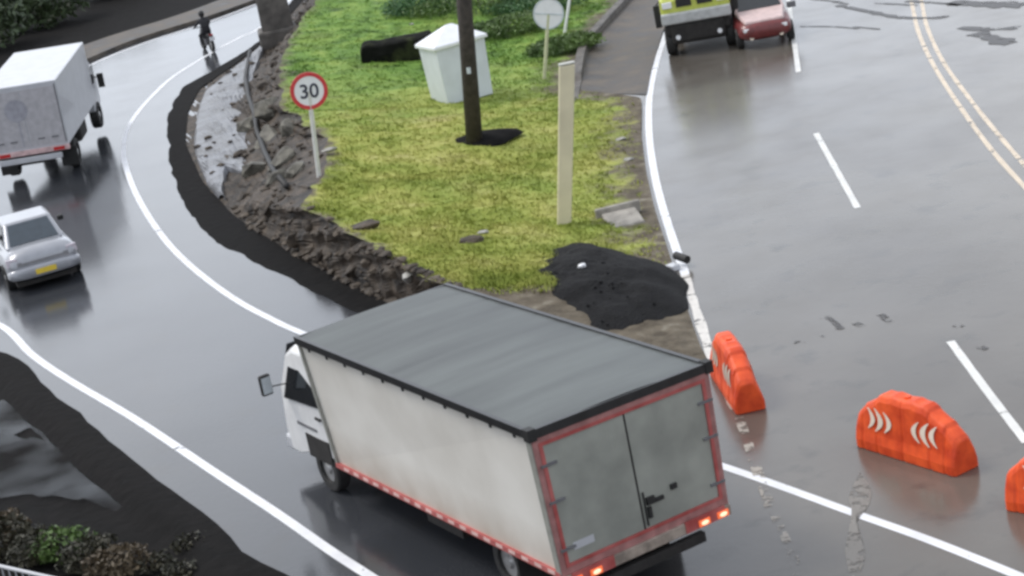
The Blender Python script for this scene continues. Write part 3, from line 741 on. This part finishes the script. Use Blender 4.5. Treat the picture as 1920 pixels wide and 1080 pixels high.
# far vegetation top-left, beyond the pavement
vegs = [((-24.5,78),(2.2,1.6,1.6),M_leafgreen,'bright green bush behind the far white box truck'),((-26,85),(3,2,2.0),M_leafdark,'dark bush left of the far bend, behind the green bush'),((-22.6,86),(2.4,1.8,1.4),M_leafdark,'dark low bush next to the far pavement'),
        ((-21.5,92),(2.6,2,1.7),M_leafdark,'dark bush farther along the far pavement'),((-19.2,97),(2.4,2,1.5),M_leafdark,'dark rounded bush near the rider'),((-25,97),(3,2.4,2.2),M_leafmix,'brownish scrub bush at the top left corner'),((-16.8,104),(2.4,2,1.6),M_leafdark,'dark bush above the rider at the top edge')]
for k, (xy, rr, m_, lb) in enumerate(vegs): bush(0, 0, .0, rr, 2600, .16, m_, lb, seed=k+60, world=(xy[0], xy[1], 0))
# greenery on top of island at the back
for k, (px, py, rr, m_, lb) in enumerate([(955,62,(1.6,1.1,.32),M_leafturf,'dark low shrub behind the white cabinet'),(1060,95,(1.2,1.0,.25),M_leafturf,'dark low shrub beside the round white sign'),(900,14,(2.6,1.6,.45),M_leafturf,'wide dark shrub at the top edge behind the pole'),(1010,20,(1.8,1.2,.35),M_leafgreen,'green shrub at the top edge behind the white sign'),(800,20,(1.6,1.2,.4),M_leafgreen,'low green shrub above the dark slab'),(610,288,(.35,.3,.25),M_leafgreen,'small green plant at the foot of the speed sign')]):
    p = hit(px, py); bush(0, 0, p.z, rr, 5000 if rr[0] > 1 else 300, .05 if rr[0] > 1 else .06, m_, lb, seed=k+80, world=(p.x, p.y, p.z))

# ------------------------------------------------------------------ vehicles
def add_wheel(parent, x, y, r, wd, out):
    # tyre as the wheel part, rim as sub-part; out=+1 outer face toward +y
    prof = [(.62,-.5),(.93,-.5),(1,-.36),(1,.36),(.93,.5),(.62,.5),(.60,0)]
    b = MB(); n = 28; rings = []
    for j in range(n):
        t = 2*math.pi*j/n; rings.append([(r*a*math.cos(t), wd*c, r*a*math.sin(t)) for a, c in prof])
    rings.append(rings[0]); b.loft(rings, caps=False)
    t_ = b.build('wheel', M_tyre, parent, smooth=False); t_.location = (x, y, r)
    rm = MB(); rm.tube([(0, out*wd*.1, 0), (0, out*wd*.30, 0)], [r*.62, r*.58], 24); rm.tube([(0, out*wd*.3, 0), (0, out*wd*.46, 0)], [r*.26, r*.2], 16)
    rr = rm.build('rim', M_rim, t_); return t_

# ---- the large box truck
TX, TY, TYAW, TW, TL, THB, TZB = 1.028, 23.633, 2.065, 2.609, 6.555, 1.943, .783
T = Matrix.Translation((TX, TY, 0)) @ Matrix.Rotation(TYAW, 4, 'Z'); Ti = T.inverted()
corner = {}
targets = {(0,1,1):(990,810),(1,1,1):(553,632),(0,-1,1):(1325,682),(1,-1,1):(835,533),(1,1,0):(635,872),(0,1,0):(1055,1079),(0,-1,0):(1363,940)}
for key, px in targets.items():
    P = T @ Vector((TL*key[0], key[1]*TW/2, TZB+THB*key[2])); d = ray(*px); C0 = Vector((0,0,CAMH))
    Q = C0+d*((P-C0).dot(d)); off = Ti.to_3x3() @ (Q-P); corner[key] = off*.85
corner[(1,-1,0)] = corner[(1,-1,1)]+corner[(1,1,0)]-corner[(1,1,1)]
def twarp(v):
    # box corners nudged toward their view-ray targets, blended in between
    a = max(0, min(1, v.x/TL)); b = max(0, min(1, (v.y/TW)+.5)); c = max(0, min(1, (v.z-TZB)/THB))
    o = Vector()
    for (i, j, k), d in corner.items():
        o += d*((a if i else 1-a)*(b if j > 0 else 1-b)*(c if k else 1-c))
    f = max(0, min(1, v.z/TZB))
    return v+o*f
tr = empty('box_truck', (TX, TY, 0), TYAW, 'large cream sided box truck with grey roof and red framed rear doors in the foreground', 'truck')
hw, zt, zb = TW/2, TZB+THB, TZB
def tb(name, b, m, par=tr, **k): return b.build(name, m, par, warp=twarp, **k)
cargo = MB().box(0.05, TL, -hw+.03, hw-.03, zb, zt-.03); cargo = tb('cargo_box', cargo, M_sidepanel)
# corrugated roof sheet with gentle cross ribs, drips over the edges
rows = []
nx, ny = 40, 14
for i in range(nx+1):
    x = TL*i/nx; rows.append([(x, -hw+.02+(TW-.04)*j/ny, zt-.012+.035*math.sin(math.pi*j/ny)+(.0015 if i % 2 else 0)) for j in range(ny+1)])
tb('roof_sheet', MB().grid(rows), M_roof, cargo, smooth=False)
tr_ = MB(); tr_.box(-.03, TL+.02, hw-.035, hw+.03, zt-.10, zt+.012); tr_.box(-.03, TL+.02, -hw-.03, -hw+.035, zt-.10, zt+.012); tr_.box(-.035, .03, -hw-.03, hw+.03, zt-.105, zt+.014); tr_.box(TL-.02, TL+.03, -hw, hw, zt-.08, zt+.0)
for i in range(11):
    x = .35+i*.58; tr_.box(x, x+.045, hw+.0, hw+.02, zt-.155, zt-.09)
tb('roof_trim', tr_, M_blackp, cargo)
for sx, sy in ((.0, hw), (.0, -hw)): tb('corner_cap', MB().box(-.045, .09, sy-.07, sy+.045, zt-.13, zt+.03), M_black, cargo)
# corner pillars
M_cpost = mat('aged_grey_post', (.30, .30, .27), .5)
for q in ((.0, .12, hw-.03, hw+.012), (TL-.05, TL+.01, hw-.03, hw+.01), (0, .12, -hw-.012, -hw+.03)): tb('corner_post', MB().box(*q, zb, zt-.1), M_cpost, cargo)
# reflective tape along the lower rail
sr = MB(); sr.box(.02, TL, hw-.05, hw+.016, zb-.05, zb+.025); tb('side_rail', sr, M_reddark, cargo)
x = .15; M_pr = mat('pinkish_reflector', (.72, .5, .46), .4)
while x < TL-.2: tb('reflective_strip', MB().box(x, x+.17, hw+.016, hw+.020, zb-.03, zb+.02), M_pr, cargo); x += .33
# rear frame and doors
fr = MB(); W1 = .075
fr.box(-.02, .05, hw-W1, hw, zb-.02, zt-.10); fr.box(-.02, .05, -hw, -hw+W1, zb-.02, zt-.10); fr.box(-.02, .05, -hw+W1, hw-W1, zt-.18, zt-.10); fr.box(-.02, .05, -hw+W1, hw-W1, zb-.02, zb+.08)
rf = tb('rear_frame', fr, mat('sun_faded_red', (.36, .17, .16), .5, var=.2))
f2 = MB()
for a, b in ((hw-.125, hw-W1), (-hw+W1, -hw+.125)): f2.box(-.03, .02, a, b, zb+.08, zt-.18)
f2.box(-.03, .02, -hw+.125, hw-.125, zt-.225, zt-.18); f2.box(-.03, .02, -hw+.125, hw-.125, zb+.08, zb+.12)
tb('door_seal', f2, M_reddark, rf)
for s in (0, 1):
    y0, y1 = (.012, hw-.125) if s == 0 else (-hw+.125, -.012)
    d_ = tb('rear_door', MB().box(-.012, .04, y0, y1, zb+.12, zt-.225), M_door, bevel=.006)
    ye = (y1-.01) if s == 0 else (y0+.01)
    for zz in (zb+.3, zb+.95, zt-.5): tb('hinge', MB().box(-.04, -.01, ye-.13, ye+.09, zz, zz+.035), M_grey, d_)
    if s == 0:
        tb('sticker', MB().box(-.017, -.012, hw-.55, hw-.24, zb+.26, zb+.36), M_white, d_)
    else:
        lk = MB().tube([(-.03, -.05, zb+.16), (-.03, -.05, zb+.62)], .012, 8); lk.box(-.05,-.012,-.34,-.08,zb+.43,zb+.48); lk.box(-.05,-.012,-.20,-.08,zb+.44,zb+.53); lk.box(-.05,-.012,-.56,-.47,zb+.50,zb+.57); lk.box(-.05,-.012,-.13,-.08,zb+.25,zb+.4)
        tb('latch', lk, M_black, d_)
tb('door_gap', MB().box(-.014, .04, -.012, .012, zb+.12, zt-.225), M_chassis)
# rear sill with lamps
sl = MB().box(-.06, .05, -hw+.0, hw-.0, zb-.16, zb-.02); sl = tb('rear_bumper', sl, mat('dull_bumper', (.30, .25, .21), .5, var=.3), bevel=.01)
for s in (1, -1):
    tb('tail_lamp_housing', MB().box(-.075, -.05, s*(hw-.42)-.32, s*(hw-.42)+.32, zb-.15, zb+.0), M_reddark, sl)
    for q in (.15, .45):
        y = s*(hw-q); tb('tail_lamp', MB().box(-.095, -.07, y-.09, y+.09, zb-.14, zb-.05), M_tail, bevel=.01)
        tb('bulb_glow', MB().add(*uvsphere((-.095, y, zb-.095), (.012, .06, .03), 12, 8)), M_tailhot)
# chassis, wheels, flaps
ch = MB().box(.2, TL+1.2, -.45, .45, .45, .78); ch.box(.3, TL, -hw+.15, hw-.15, .66, .77); ch.box(-.05, .05, -.85, .85, .42, .55); ch.box(2.9, 3.9, hw-.7, hw-.2, .4, .68)
ch.build('chassis', M_chassis, tr)
for x, y, s in ((1.75, 1.0, 1), (1.75, -1.0, -1), (1.75, .74, 1), (1.75, -.74, -1), (TL+.62, .99, 1), (TL+.62, -.99, -1)):
    add_wheel(tr, x, y, .38, .22, s)
for s in (1, -1): MB().box(1.22, 1.25, s*.95-.28, s*.95+.28, .22, .70).build('mud_flap', M_black, tr)
# cab
cx0 = TL+.10
def cabring(x, w_, z0, z1, wt): return [(x,-w_,z0),(x,w_,z0),(x,w_*1.0,z0+(z1-z0)*.52),(x,wt,z1-.08),(x,wt-.12,z1),(x,-wt+.12,z1),(x,-wt,z1-.08),(x,-w_,z0+(z1-z0)*.52)]
cb = MB().loft([cabring(cx0,1.08,.62,2.20,.98), cabring(cx0+.45,1.10,.60,2.28,1.0), cabring(cx0+1.15,1.10,.50,2.25,.99), cabring(cx0+1.45,1.09,.42,2.12,.97), cabring(cx0+1.80,1.06,.40,1.55,1.02), cabring(cx0+1.95,1.02,.42,1.10,.98)])
cab = cb.build('cab', mat('clean_white_cab', (.74, .74, .74), .35, var=.04, coat=.2), tr, bevel=.03, smooth=False)
def cpt(x, f, s):  # a point on the slanted upper cab side
    return (x, s*(1.10-(.10)*f+.006), 1.44+.54*f)
for s in (1, -1):
    MB().hexa([cpt(cx0+.30,0,s), cpt(cx0+1.50,-.12,s), cpt(cx0+1.30,.85,s), cpt(cx0+.32,.9,s)], [tuple(Vector(q)+Vector((0,s*.012,0))) for q in (cpt(cx0+.30,0,s), cpt(cx0+1.50,-.12,s), cpt(cx0+1.30,.85,s), cpt(cx0+.32,.9,s))]).build('side_window', M_glass, cab)
    MB().box(cx0+.30, cx0+.48, s*1.095, s*1.125, 1.22, 1.26).build('door_handle', M_black, cab)
    MB().box(cx0+.55, cx0+1.25, s*1.095, s*1.11, .98, 1.03).build('door_trim', M_grey, cab)
    ar = MB().tube([(cx0+1.44,s*1.06,1.60),(cx0+1.50,s*1.32,1.62)], .011, 8)
    mr_ = ar.build('mirror', M_black, tr); MB().hexa([(cx0+1.46,s*1.28,1.50),(cx0+1.46,s*1.47,1.50),(cx0+1.56,s*1.47,1.50),(cx0+1.56,s*1.28,1.50)],[(cx0+1.46,s*1.28,1.84),(cx0+1.46,s*1.47,1.84),(cx0+1.55,s*1.47,1.84),(cx0+1.55,s*1.28,1.84)]).build('mirror_housing', M_black, mr_, bevel=.03)
    MB().box(cx0+1.445, cx0+1.457, min(s*1.30,s*1.45), max(s*1.30,s*1.45), 1.54, 1.80).build('mirror_glass', M_galv, mr_)
    MB().box(cx0+.22, cx0+1.02, s*1.06, s*1.112, .50, .88).build('wheel_arch', M_chassis, tr)
MB().hexa([(cx0+1.49,-.88,2.18),(cx0+1.80,-.94,1.58),(cx0+1.80,.94,1.58),(cx0+1.49,.88,2.18)],[(cx0+1.505,-.88,2.19),(cx0+1.815,-.94,1.59),(cx0+1.815,.94,1.59),(cx0+1.505,.88,2.19)]).build('windscreen', M_glass, cab)
MB().box(cx0+1.70, cx0+2.02, -1.06, 1.06, .38, .62).build('front_bumper', M_white, tr, bevel=.04)

# ---- the far white box truck
def far_truck():
    X, Y, yaw, W, L_, zt_, zb_ = -12.855, 58.49, 1.5603, 2.186, 5.488, 2.885, .964
    o = empty('box_truck', (X, Y, 0), 0, 'white box truck with a grey disc on its rear doors driving away on the bend', 'truck'); o.rotation_euler = (.041, -.0328, yaw)
    h = W/2
    c = MB().box(0, L_, -h, h, zb_, zt_).build('cargo_box', M_white, o, bevel=.03)
    MB().box(-.012, -.0, -h+.08, -.012, zb_+.1, zt_-.15).build('rear_door', mat('off_white_door', (.44, .43, .45), .45, var=.1), o)
    MB().box(-.012, -.0, .012, h-.08, zb_+.1, zt_-.15).build('rear_door', bpy.data.materials['off_white_door'], o)
    MB().box(-.016, -.0, -h+.075, -h+.045, zb_+.1, zt_-.1).build('door_frame', M_grey, o)
    MB().tube([(-.022,.20,zt_-.72),(-.013,.20,zt_-.72)], .33, 32).build('disc_emblem', mat('grey_print', (.34,.34,.38), .5), o)
    MB().box(-.017, -.012, .17, .215, zb_+.12, zt_-1.05).build('centre_bar', bpy.data.materials['grey_print'], o)
    for y in (-.75, -.35, .45, .85): MB().box(-.03,-.012,y-.1,y+.1,zb_+.28,zb_+.32).build('hinge', M_grey, o)
    bm_ = MB().box(-.06, .04, -h+.0, h, zb_-.12, zb_+.02).build('rear_sill', mat('pink_sill', (.6,.42,.42), .45, var=.2), o)
    MB().box(-.10, 0, -h+.25, h-.1, zb_-.34, zb_-.18).build('rear_bumper', M_white, o, bevel=.02)
    for y in (-h+.3, h-.3): MB().box(-.075,-.055,y-.16,y+.16,zb_-.1,zb_-.01).build('tail_lamp', M_taildim, o)
    MB().box(.2, L_+1.3, -.5, .5, .5, zb_-.03).build('chassis', M_chassis, o)
    for x in (1.3, L_+.55):
        for s in (1, -1): add_wheel(o, x, s*.9, .42, .28, s)
    for s in (1, -1): MB().box(.6,.63,s*.9-.25,s*.9+.25,.2,.75).build('mud_flap', M_black, o)
    MB().box(2.6,3.8,-h+.12,-.5,.4,.9).build('fuel_tank', M_chassis, o, bevel=.08)
    cb = MB().loft([[(L_+x, y*w_, z) for y, z in ((-1,.6),(1,.6),(1,1.4),(.88,zz),(-.88,zz),(-1,1.4))] for x, w_, zz in ((.1,1.0,2.2),(.9,1.0,2.25),(1.25,.98,2.1),(1.6,.95,1.5))]).build('cab', M_white, o, bevel=.04)
    for s in (1, -1):
        MB().box(L_+.3,L_+1.15,min(s*.985,s*1.0),max(s*.985,s*1.01),1.4,1.95).build('side_window', M_glass, cb)
        mm = MB().tube([(L_+1.2,s*.95,1.5),(L_+1.2,s*1.12,1.5)], .02, 8); mm.box(L_+1.16,L_+1.22,s*1.16-.1,s*1.16+.1,1.15,1.6); mm.build('mirror', M_black, o)
far_truck()

# ---- cars
def body_ring(x, w_, z0, z1, n=20, e=3.2):
    r = []
    for j in range(n):
        t = 2*math.pi*j/n+math.pi/n; c, s_ = math.cos(t), math.sin(t)
        yy = w_*math.copysign(abs(c)**(2/e), c); zz = (z0+z1)/2+(z1-z0)/2*math.copysign(abs(s_)**(2/e), s_)
        r.append((x, yy, zz))
    return r
def sedan(X, Y, yaw, paint, label, lamps=M_taildim):
    o = empty('parked_car' if False else 'car', (X, Y, 0), yaw, label, 'car')
    MB().loft([body_ring(*a) for a in [(0,.66,.40,.74),(.05,.76,.34,.86),(.18,.82,.28,.96),(.5,.845,.24,.985),(1.0,.85,.22,.98),(1.8,.855,.22,.96),(2.8,.855,.22,.94),(3.3,.845,.22,.90),(3.8,.82,.25,.80),(4.1,.76,.3,.70),(4.25,.64,.38,.6)]]).build('body', paint, o, smooth=True)
    # greenhouse
    base = [(.72,-.70,.93),(3.15,-.72,.90),(3.15,.72,.90),(.72,.70,.93)]; top = [(1.35,-.55,1.42),(2.35,-.56,1.43),(2.35,.56,1.43),(1.35,.55,1.42)]
    MB().hexa(base, top).build('cabin', paint, o, bevel=.05)
    def q(a, b_, c, d, off, ins=.08, insv=.10):
        P = [Vector(v) for v in (a, b_, c, d)]; ctr = sum(P, Vector())/4; nn = (P[1]-P[0]).cross(P[3]-P[0]).normalized()
        if nn.dot(ctr-Vector((1.9,0,1.1))) < 0: nn = -nn
        u0, u1 = ins, 1-ins; v0, v1 = insv, 1-insv
        f = lambda u, v: (P[0].lerp(P[1], u)).lerp(P[3].lerp(P[2], u), v)+nn*off
        lo = [f(u0,v0), f(u1,v0), f(u1,v1), f(u0,v1)]; return lo, [p+nn*.01 for p in lo]
    MB().hexa(*q(base[0], base[3], top[3], top[0], .004)).build('rear_window', M_glassblue, o)
    MB().hexa(*q(base[1], base[2], top[2], top[1], .004)).build('windscreen', M_glassblue, o)
    for i, j in ((0,1),(3,2)): MB().hexa(*q(base[i], base[j], top[j], top[i], .004, .13, .12)).build('side_window', M_glass, o)
    MB().loft([body_ring(*a, 16, 4) for a in [(-.09,.60,.36,.55),(-.07,.78,.33,.60),(.05,.845,.30,.62),(.30,.86,.30,.60)]]).build('rear_bumper', paint, o, smooth=True)
    MB().hexa([(-.02,-.60,.66),(-.02,.60,.66),(.03,.60,.66),(.03,-.60,.66)],[(.01,-.60,.74),(.01,.60,.74),(.06,.60,.74),(.06,-.60,.74)]).build('boot_recess', M_grey, o)
    for s in (1, -1):
        MB().hexa([(.02,s*.58,.66),(.12,s*.83,.66),(.2,s*.83,.66),(.1,s*.58,.66)],[(.03,s*.58,.84),(.13,s*.82,.84),(.2,s*.82,.84),(.1,s*.58,.84)]).build('tail_lamp', lamps, o, bevel=.01)
        mm = MB().box(2.55,2.7,min(s*.86,s*1.0),max(s*.86,s*1.0),.92,1.04).build('mirror', M_black, o, bevel=.02)
        for x in (.85, 3.35): add_wheel(o, x, s*.77, .31, .2, s)
    MB().box(-.105,-.09,-.24,.24,.40,.52).build('number_plate', M_plate, o)
    MB().box(.1,4.1,-.7,.7,.16,.26).build('underbody', M_chassis, o)
    return o
sedan(-10.45, 45.8, 1.90, M_silver, 'silver sedan with yellow number plate driving behind the far white truck', mat('pale_lamp', (.55,.5,.55), .2))

# ---- lime yellow van and red car at top
p = gp(1318, 100); 
def lime_van(X, Y, yaw):
    o = empty('van', (X, Y, 0), yaw, 'lime yellow van facing the camera, cut off by the top edge', 'van')   # front faces -x... front at x=0
    prof = [(0,1.22),(0,1.62),(.12,1.75),(.85,1.92),(1.5,2.65),(4.6,2.7),(4.75,1.22)]
    b = MB().loft([[(x*1.0+(.06 if abs(y) > .9 else 0), y, z if z < 2.4 or abs(y) < .9 else z-.08) for x, z in prof] for y in (-.99,-.9,0,.9,.99)]).build('body', M_lime, o, bevel=.03)
    MB().hexa([(.82,-.85,1.95),(.82,.85,1.95),(1.44,.78,2.58),(1.44,-.78,2.58)],[(.77,-.85,1.97),(.77,.85,1.97),(1.39,.78,2.60),(1.39,-.78,2.60)]).build('windscreen', M_glass, b)
    MB().box(-.03,.02,-.52,-.08,1.42,1.66).build('grille', M_black, o); MB().box(-.03,.02,.08,.52,1.42,1.66).build('grille', M_black, o)
    MB().box(-.12,.15,-1.0,1.0,.96,1.28).build('bumper', mat('pale_bumper', (.46,.47,.47), .4), o, bevel=.05)
    for s in (1,-1):
        MB().box(-.04,.03,s*.78-.14,s*.78+.14,1.42,1.60).build('headlight', M_signwhite, o, bevel=.02)
        MB().tube([(-.06,s*.60,.56),(-.01,s*.60,.56)], .07, 12).build('fog_lamp', M_signwhite, o)
        for x in (.8, 3.7): add_wheel(o, x-.25, s*.86, .42, .28, s)
        MB().tube([(.5,s*.95,1.65),(.4,s*1.12,1.5)], .02, 8).build('mirror_arm', M_black, o)
        MB().box(.34,.44,s*1.12-.09,s*1.12+.09,.85,1.5).build('mirror', M_black, o, bevel=.02)
    MB().box(-.02,4.6,-.80,.80,.34,.98).build('underbody', M_chassis, o, bevel=.12); MB().box(.05,.35,-.95,.95,.62,.98).build('skirt', M_chassis, o, bevel=.05)
    return o
lime_van(p.x, p.y+.1, R(80))
p = gp(1442, 90)
def red_car(X, Y, yaw):
    o = empty('car', (X, Y, 0), yaw, 'dark red car with pinkish white bonnet standing beside the lime van', 'car')
    MB().loft([body_ring(*a) for a in [(0,.50,.35,.62),(.08,.66,.27,.72),(.3,.76,.22,.78),(.8,.8,.2,.82),(1.4,.82,.2,.86),(3.2,.82,.2,.88),(3.8,.74,.25,.8)]]).build('body', M_maroon, o, smooth=True)
    MB().hexa([(.14,-.56,.70),(.14,.56,.70),(1.25,.72,.84),(1.25,-.72,.84)],[(.16,-.54,.80),(.16,.54,.80),(1.25,.68,.95),(1.25,-.68,.95)]).build('bonnet', M_pink, o, bevel=.04)
    c = MB().hexa([(1.1,-.72,.86),(3.4,-.70,.86),(3.4,.70,.86),(1.1,.72,.86)],[(1.8,-.58,1.42),(3.0,-.58,1.42),(3.0,.58,1.42),(1.8,.58,1.42)]).build('cabin', M_pink, o, bevel=.04)
    MB().hexa([(1.20,-.62,.93),(1.20,.62,.93),(1.72,.52,1.38),(1.72,-.52,1.38)],[(1.16,-.62,.95),(1.16,.62,.95),(1.69,.52,1.40),(1.69,-.52,1.40)]).build('windscreen', M_glass, c)
    for s in (1,-1):
        MB().box(.02,.10,s*.5-.12,s*.5+.12,.52,.62).build('headlight', M_signwhite, o, bevel=.02)
        MB().tube([(.03,s*.42,.34),(.07,s*.42,.34)], .06, 12).build('fog_lamp', M_reflect, o)
        for x in (.65, 3.0): add_wheel(o, x, s*.72, .29, .2, s)
        MB().box(1.25,1.4,min(s*.8,s*1.05),max(s*.8,s*1.05),.78,.95).build('mirror', M_grey, o, bevel=.02)
    return o
red_car(p.x, p.y+.05, R(86))

# ---- motorcycle and rider, far back on the bend
p = gp(400, 97)
mo = empty('motorcycle', (p.x, p.y, 0), R(112), 'black motorcycle ridden along the far bend', 'motorcycle')
for x in (.0, 1.28):
    t_ = add_wheel(mo, x, 0, .31, .11, 1)
MB().loft([body_ring(*a, 12, 2.5) for a in [(.05,.05,.62,.78),(.25,.11,.58,.80),(.6,.12,.5,.8),(.75,.14,.45,.95),(1.0,.12,.5,.98),(1.1,.05,.7,.9)]]).build('body', M_blackp, mo, smooth=True)
MB().tube([(1.28,0,.31),(1.12,0,.85),(1.05,0,1.02)], .035, 8).build('fork', M_grey, mo)
MB().tube([(.95,-.36,1.05),(1.05,-.1,1.0),(1.05,.1,1.0),(.95,.36,1.05)], .018, 8).build('handlebar', M_black, mo)
MB().box(-.32,-.29,-.11,.11,.52,.68).build('number_plate', M_signwhite, mo); MB().box(-.28,.1,-.08,.08,.62,.74).build('tail', M_blackp, mo, bevel=.02)
MB().box(-.30,-.26,-.07,.07,.74,.80).build('tail_lamp', M_taildim, mo)
MB().box(.3,.7,-.14,.14,.28,.55).build('engine', M_grey, mo, bevel=.03)
def skin(name, nodes, edges, m, parent=None, sub=2):
    me = bpy.data.meshes.new(name); me.from_pydata([n_[0] for n_ in nodes], edges, []); me.materials.append(m)
    o = bpy.data.objects.new(name, me); col.objects.link(o)
    if parent: o.parent = parent
    o.modifiers.new('skin', 'SKIN')
    if not me.skin_vertices: me.skin_vertices.new(name='')
    for i, (c, r) in enumerate(nodes):
        me.skin_vertices[0].data[i].radius = (r, r)
    me.skin_vertices[0].data[0].use_root = True
    s_ = o.modifiers.new('sub', 'SUBSURF'); s_.levels = sub; s_.render_levels = sub
    return o
mo.scale = (.88,)*3
rd = empty('person', (p.x, p.y, 0), R(112), 'rider in black with a dark helmet sitting on the far motorcycle', 'person')
nodes = [((.35,0,.86),.15),((.38,0,1.08),.15),((.44,0,1.30),.17),((.47,0,1.43),.08),((.49,0,1.52),.07),
         ((.45,.2,1.36),.075),((.62,.30,1.18),.055),((.90,.33,1.07),.04),((.45,-.2,1.36),.075),((.62,-.30,1.18),.055),((.90,-.33,1.07),.04),
         ((.38,.14,.82),.10),((.72,.22,.72),.075),((.55,.2,.36),.05),((.68,.2,.30),.045),((.38,-.14,.82),.10),((.72,-.22,.72),.075),((.55,-.2,.36),.05),((.68,-.2,.30),.045)]
rd.scale = (.88,)*3
bd = skin('body', nodes, [(0,1),(1,2),(2,3),(3,4),(2,5),(5,6),(6,7),(2,8),(8,9),(9,10),(0,11),(11,12),(12,13),(13,14),(0,15),(15,16),(16,17),(17,18)], M_jacket, rd, 1)
MB().add(*uvsphere((.50,0,1.63), (.15,.13,.155), 18, 12)).build('helmet', M_blackp, rd, smooth=True)
MB().add(*uvsphere((.57,0,1.62), (.10,.11,.06), 14, 8)).build('visor', M_glass, rd, smooth=True)
for s in (1,-1):
    hd = MB()
    for q in range(4): hd.tube([(.90,s*(.30+q*.022),1.06),(.96,s*(.30+q*.022),1.065),(.97,s*(.30+q*.022),1.03),(.94,s*(.30+q*.022),1.02)], .011, 6)
    hd.tube([(.89,s*.30,1.05),(.93,s*.27,1.03)], .012, 6); hd.build('glove', M_black, rd)

# ------------------------------------------------------------------ plastic barriers and cone
def chevron(x, z, s, d=1, y=-.0):
    # curved blade mark: a thin crescent opening along d
    vs = []; fs = []
    n = 8
    for i in range(n+1):
        t = -1+2*i/n; xo = x+d*s*.95*(t*t); wd = s*.60*(1-t*t*.8)
        vs += [(xo, z+s*t), (xo+d*wd, z+s*t)]
    return vs, n
def barrier(name, X, Y, yaw, label):
    o = empty(name, (X, Y, 0), yaw, label, 'barrier', 'orange plastic road barriers')
    # suitcase barrier: half outline x, lower skirt z; top arched, ends sloping
    xs = [-1.0,-.95,-.86,-.82,-.78,-.68,-.57,-.53,-.49,-.42,-.3,-.2,-.03,0,.03,.2,.3,.42,.49,.53,.57,.68,.78,.82,.86,.95,1.0]
    def ztop(x): a = abs(x); return .46+.42*min(1, max(0, (1.0-a)/.62))**.75+(.022 if int((a+.001)*10) in (4, 7, 2) else 0)
    rings = []
    for x in xs:
        zt_ = ztop(x); f = .90 if abs(x) < .02 or abs(abs(x)-.53) < .01 or abs(abs(x)-.82) < .01 else 1.0; k = .88 if abs(x) >= .99 else 1
        a = .24*f*k; b_ = .14*f*k
        rings.append([(x, -a, 0), (x, -a, .14), (x, -a*.86, .28), (x, -b_-.02, zt_-.10), (x, -b_+.02, zt_-.02), (x, -b_+.06, zt_), (x, b_-.06, zt_), (x, b_-.02, zt_-.02), (x, b_+.02, zt_-.10), (x, a*.86, .28), (x, a, .14), (x, a, 0)])
    bd = MB().loft(rings).build('body', M_orange, o, bevel=.02)
    cp = MB().tube([(.0,0,.86),(.0,0,.905)], .05, 14); cp.build('filler_cap', M_orange, o)
    def face(x, z, s):   # y on the sloping face
        zt_ = ztop(x)-.10; t = (z-.28)/max(.05, zt_-.28); a = .24*.86; b_ = .16
        return s*((a+(b_-a)*t)+.008)
    for s in (1, -1):
        for side in (1, -1):
            for q in range(3):
                vs, n = chevron(side*(.20+q*.17), .50, .15 if q != 1 else .17, side)
                V = [(x, face(x, z, s), z) for x, z in vs]; V2 = [(x, y+s*.006, z) for x, y, z in V]
                m_ = MB(); m_.add(V+V2, [(2*i, 2*i+1, 2*i+3, 2*i+2) for i in range(n)]+[(2*n+2+2*i, 2*n+2+2*i+1, 2*n+2+2*i+3, 2*n+2+2*i+2) for i in range(n)])
                m_.build('chevron_mark', M_reflect, o)
    return o
a = gp(1578, 830); b = gp(1818, 906); c = (a+b)/2
bdir = (b-a); print('barrier2', bdir, bdir.length)
yw = math.atan2(bdir.y, bdir.x); yw3 = yw
nrm = Vector((-bdir.y, bdir.x, 0)).normalized()
barrier('traffic_barrier', c.x+nrm.x*.25, c.y+nrm.y*.25, yw, 'wide orange barrier with chevron marks lying broadside on the old road')
a = gp(1344, 706); b = gp(1388, 772); bdir = b-a; print('barrier1', bdir, bdir.length)
c = (a+b)/2; yw = math.atan2(bdir.y, bdir.x); nrm = Vector((-bdir.y, bdir.x, 0)).normalized()
barrier('traffic_barrier', c.x+nrm.x*.15, c.y+nrm.y*.15, yw, 'orange barrier with chevron marks seen nearly end on beside the truck')
a = gp(1902, 944); yw2 = yw3+R(14); b = a+Vector((math.cos(yw2), math.sin(yw2), 0))*2.0; c = (a+b)/2
barrier('traffic_barrier', c.x, c.y, yw2, 'orange barrier of which only one low end shows at the right edge')
for o_ in list(bpy.data.objects):
    if '_' in o_.keys(): del o_['_']
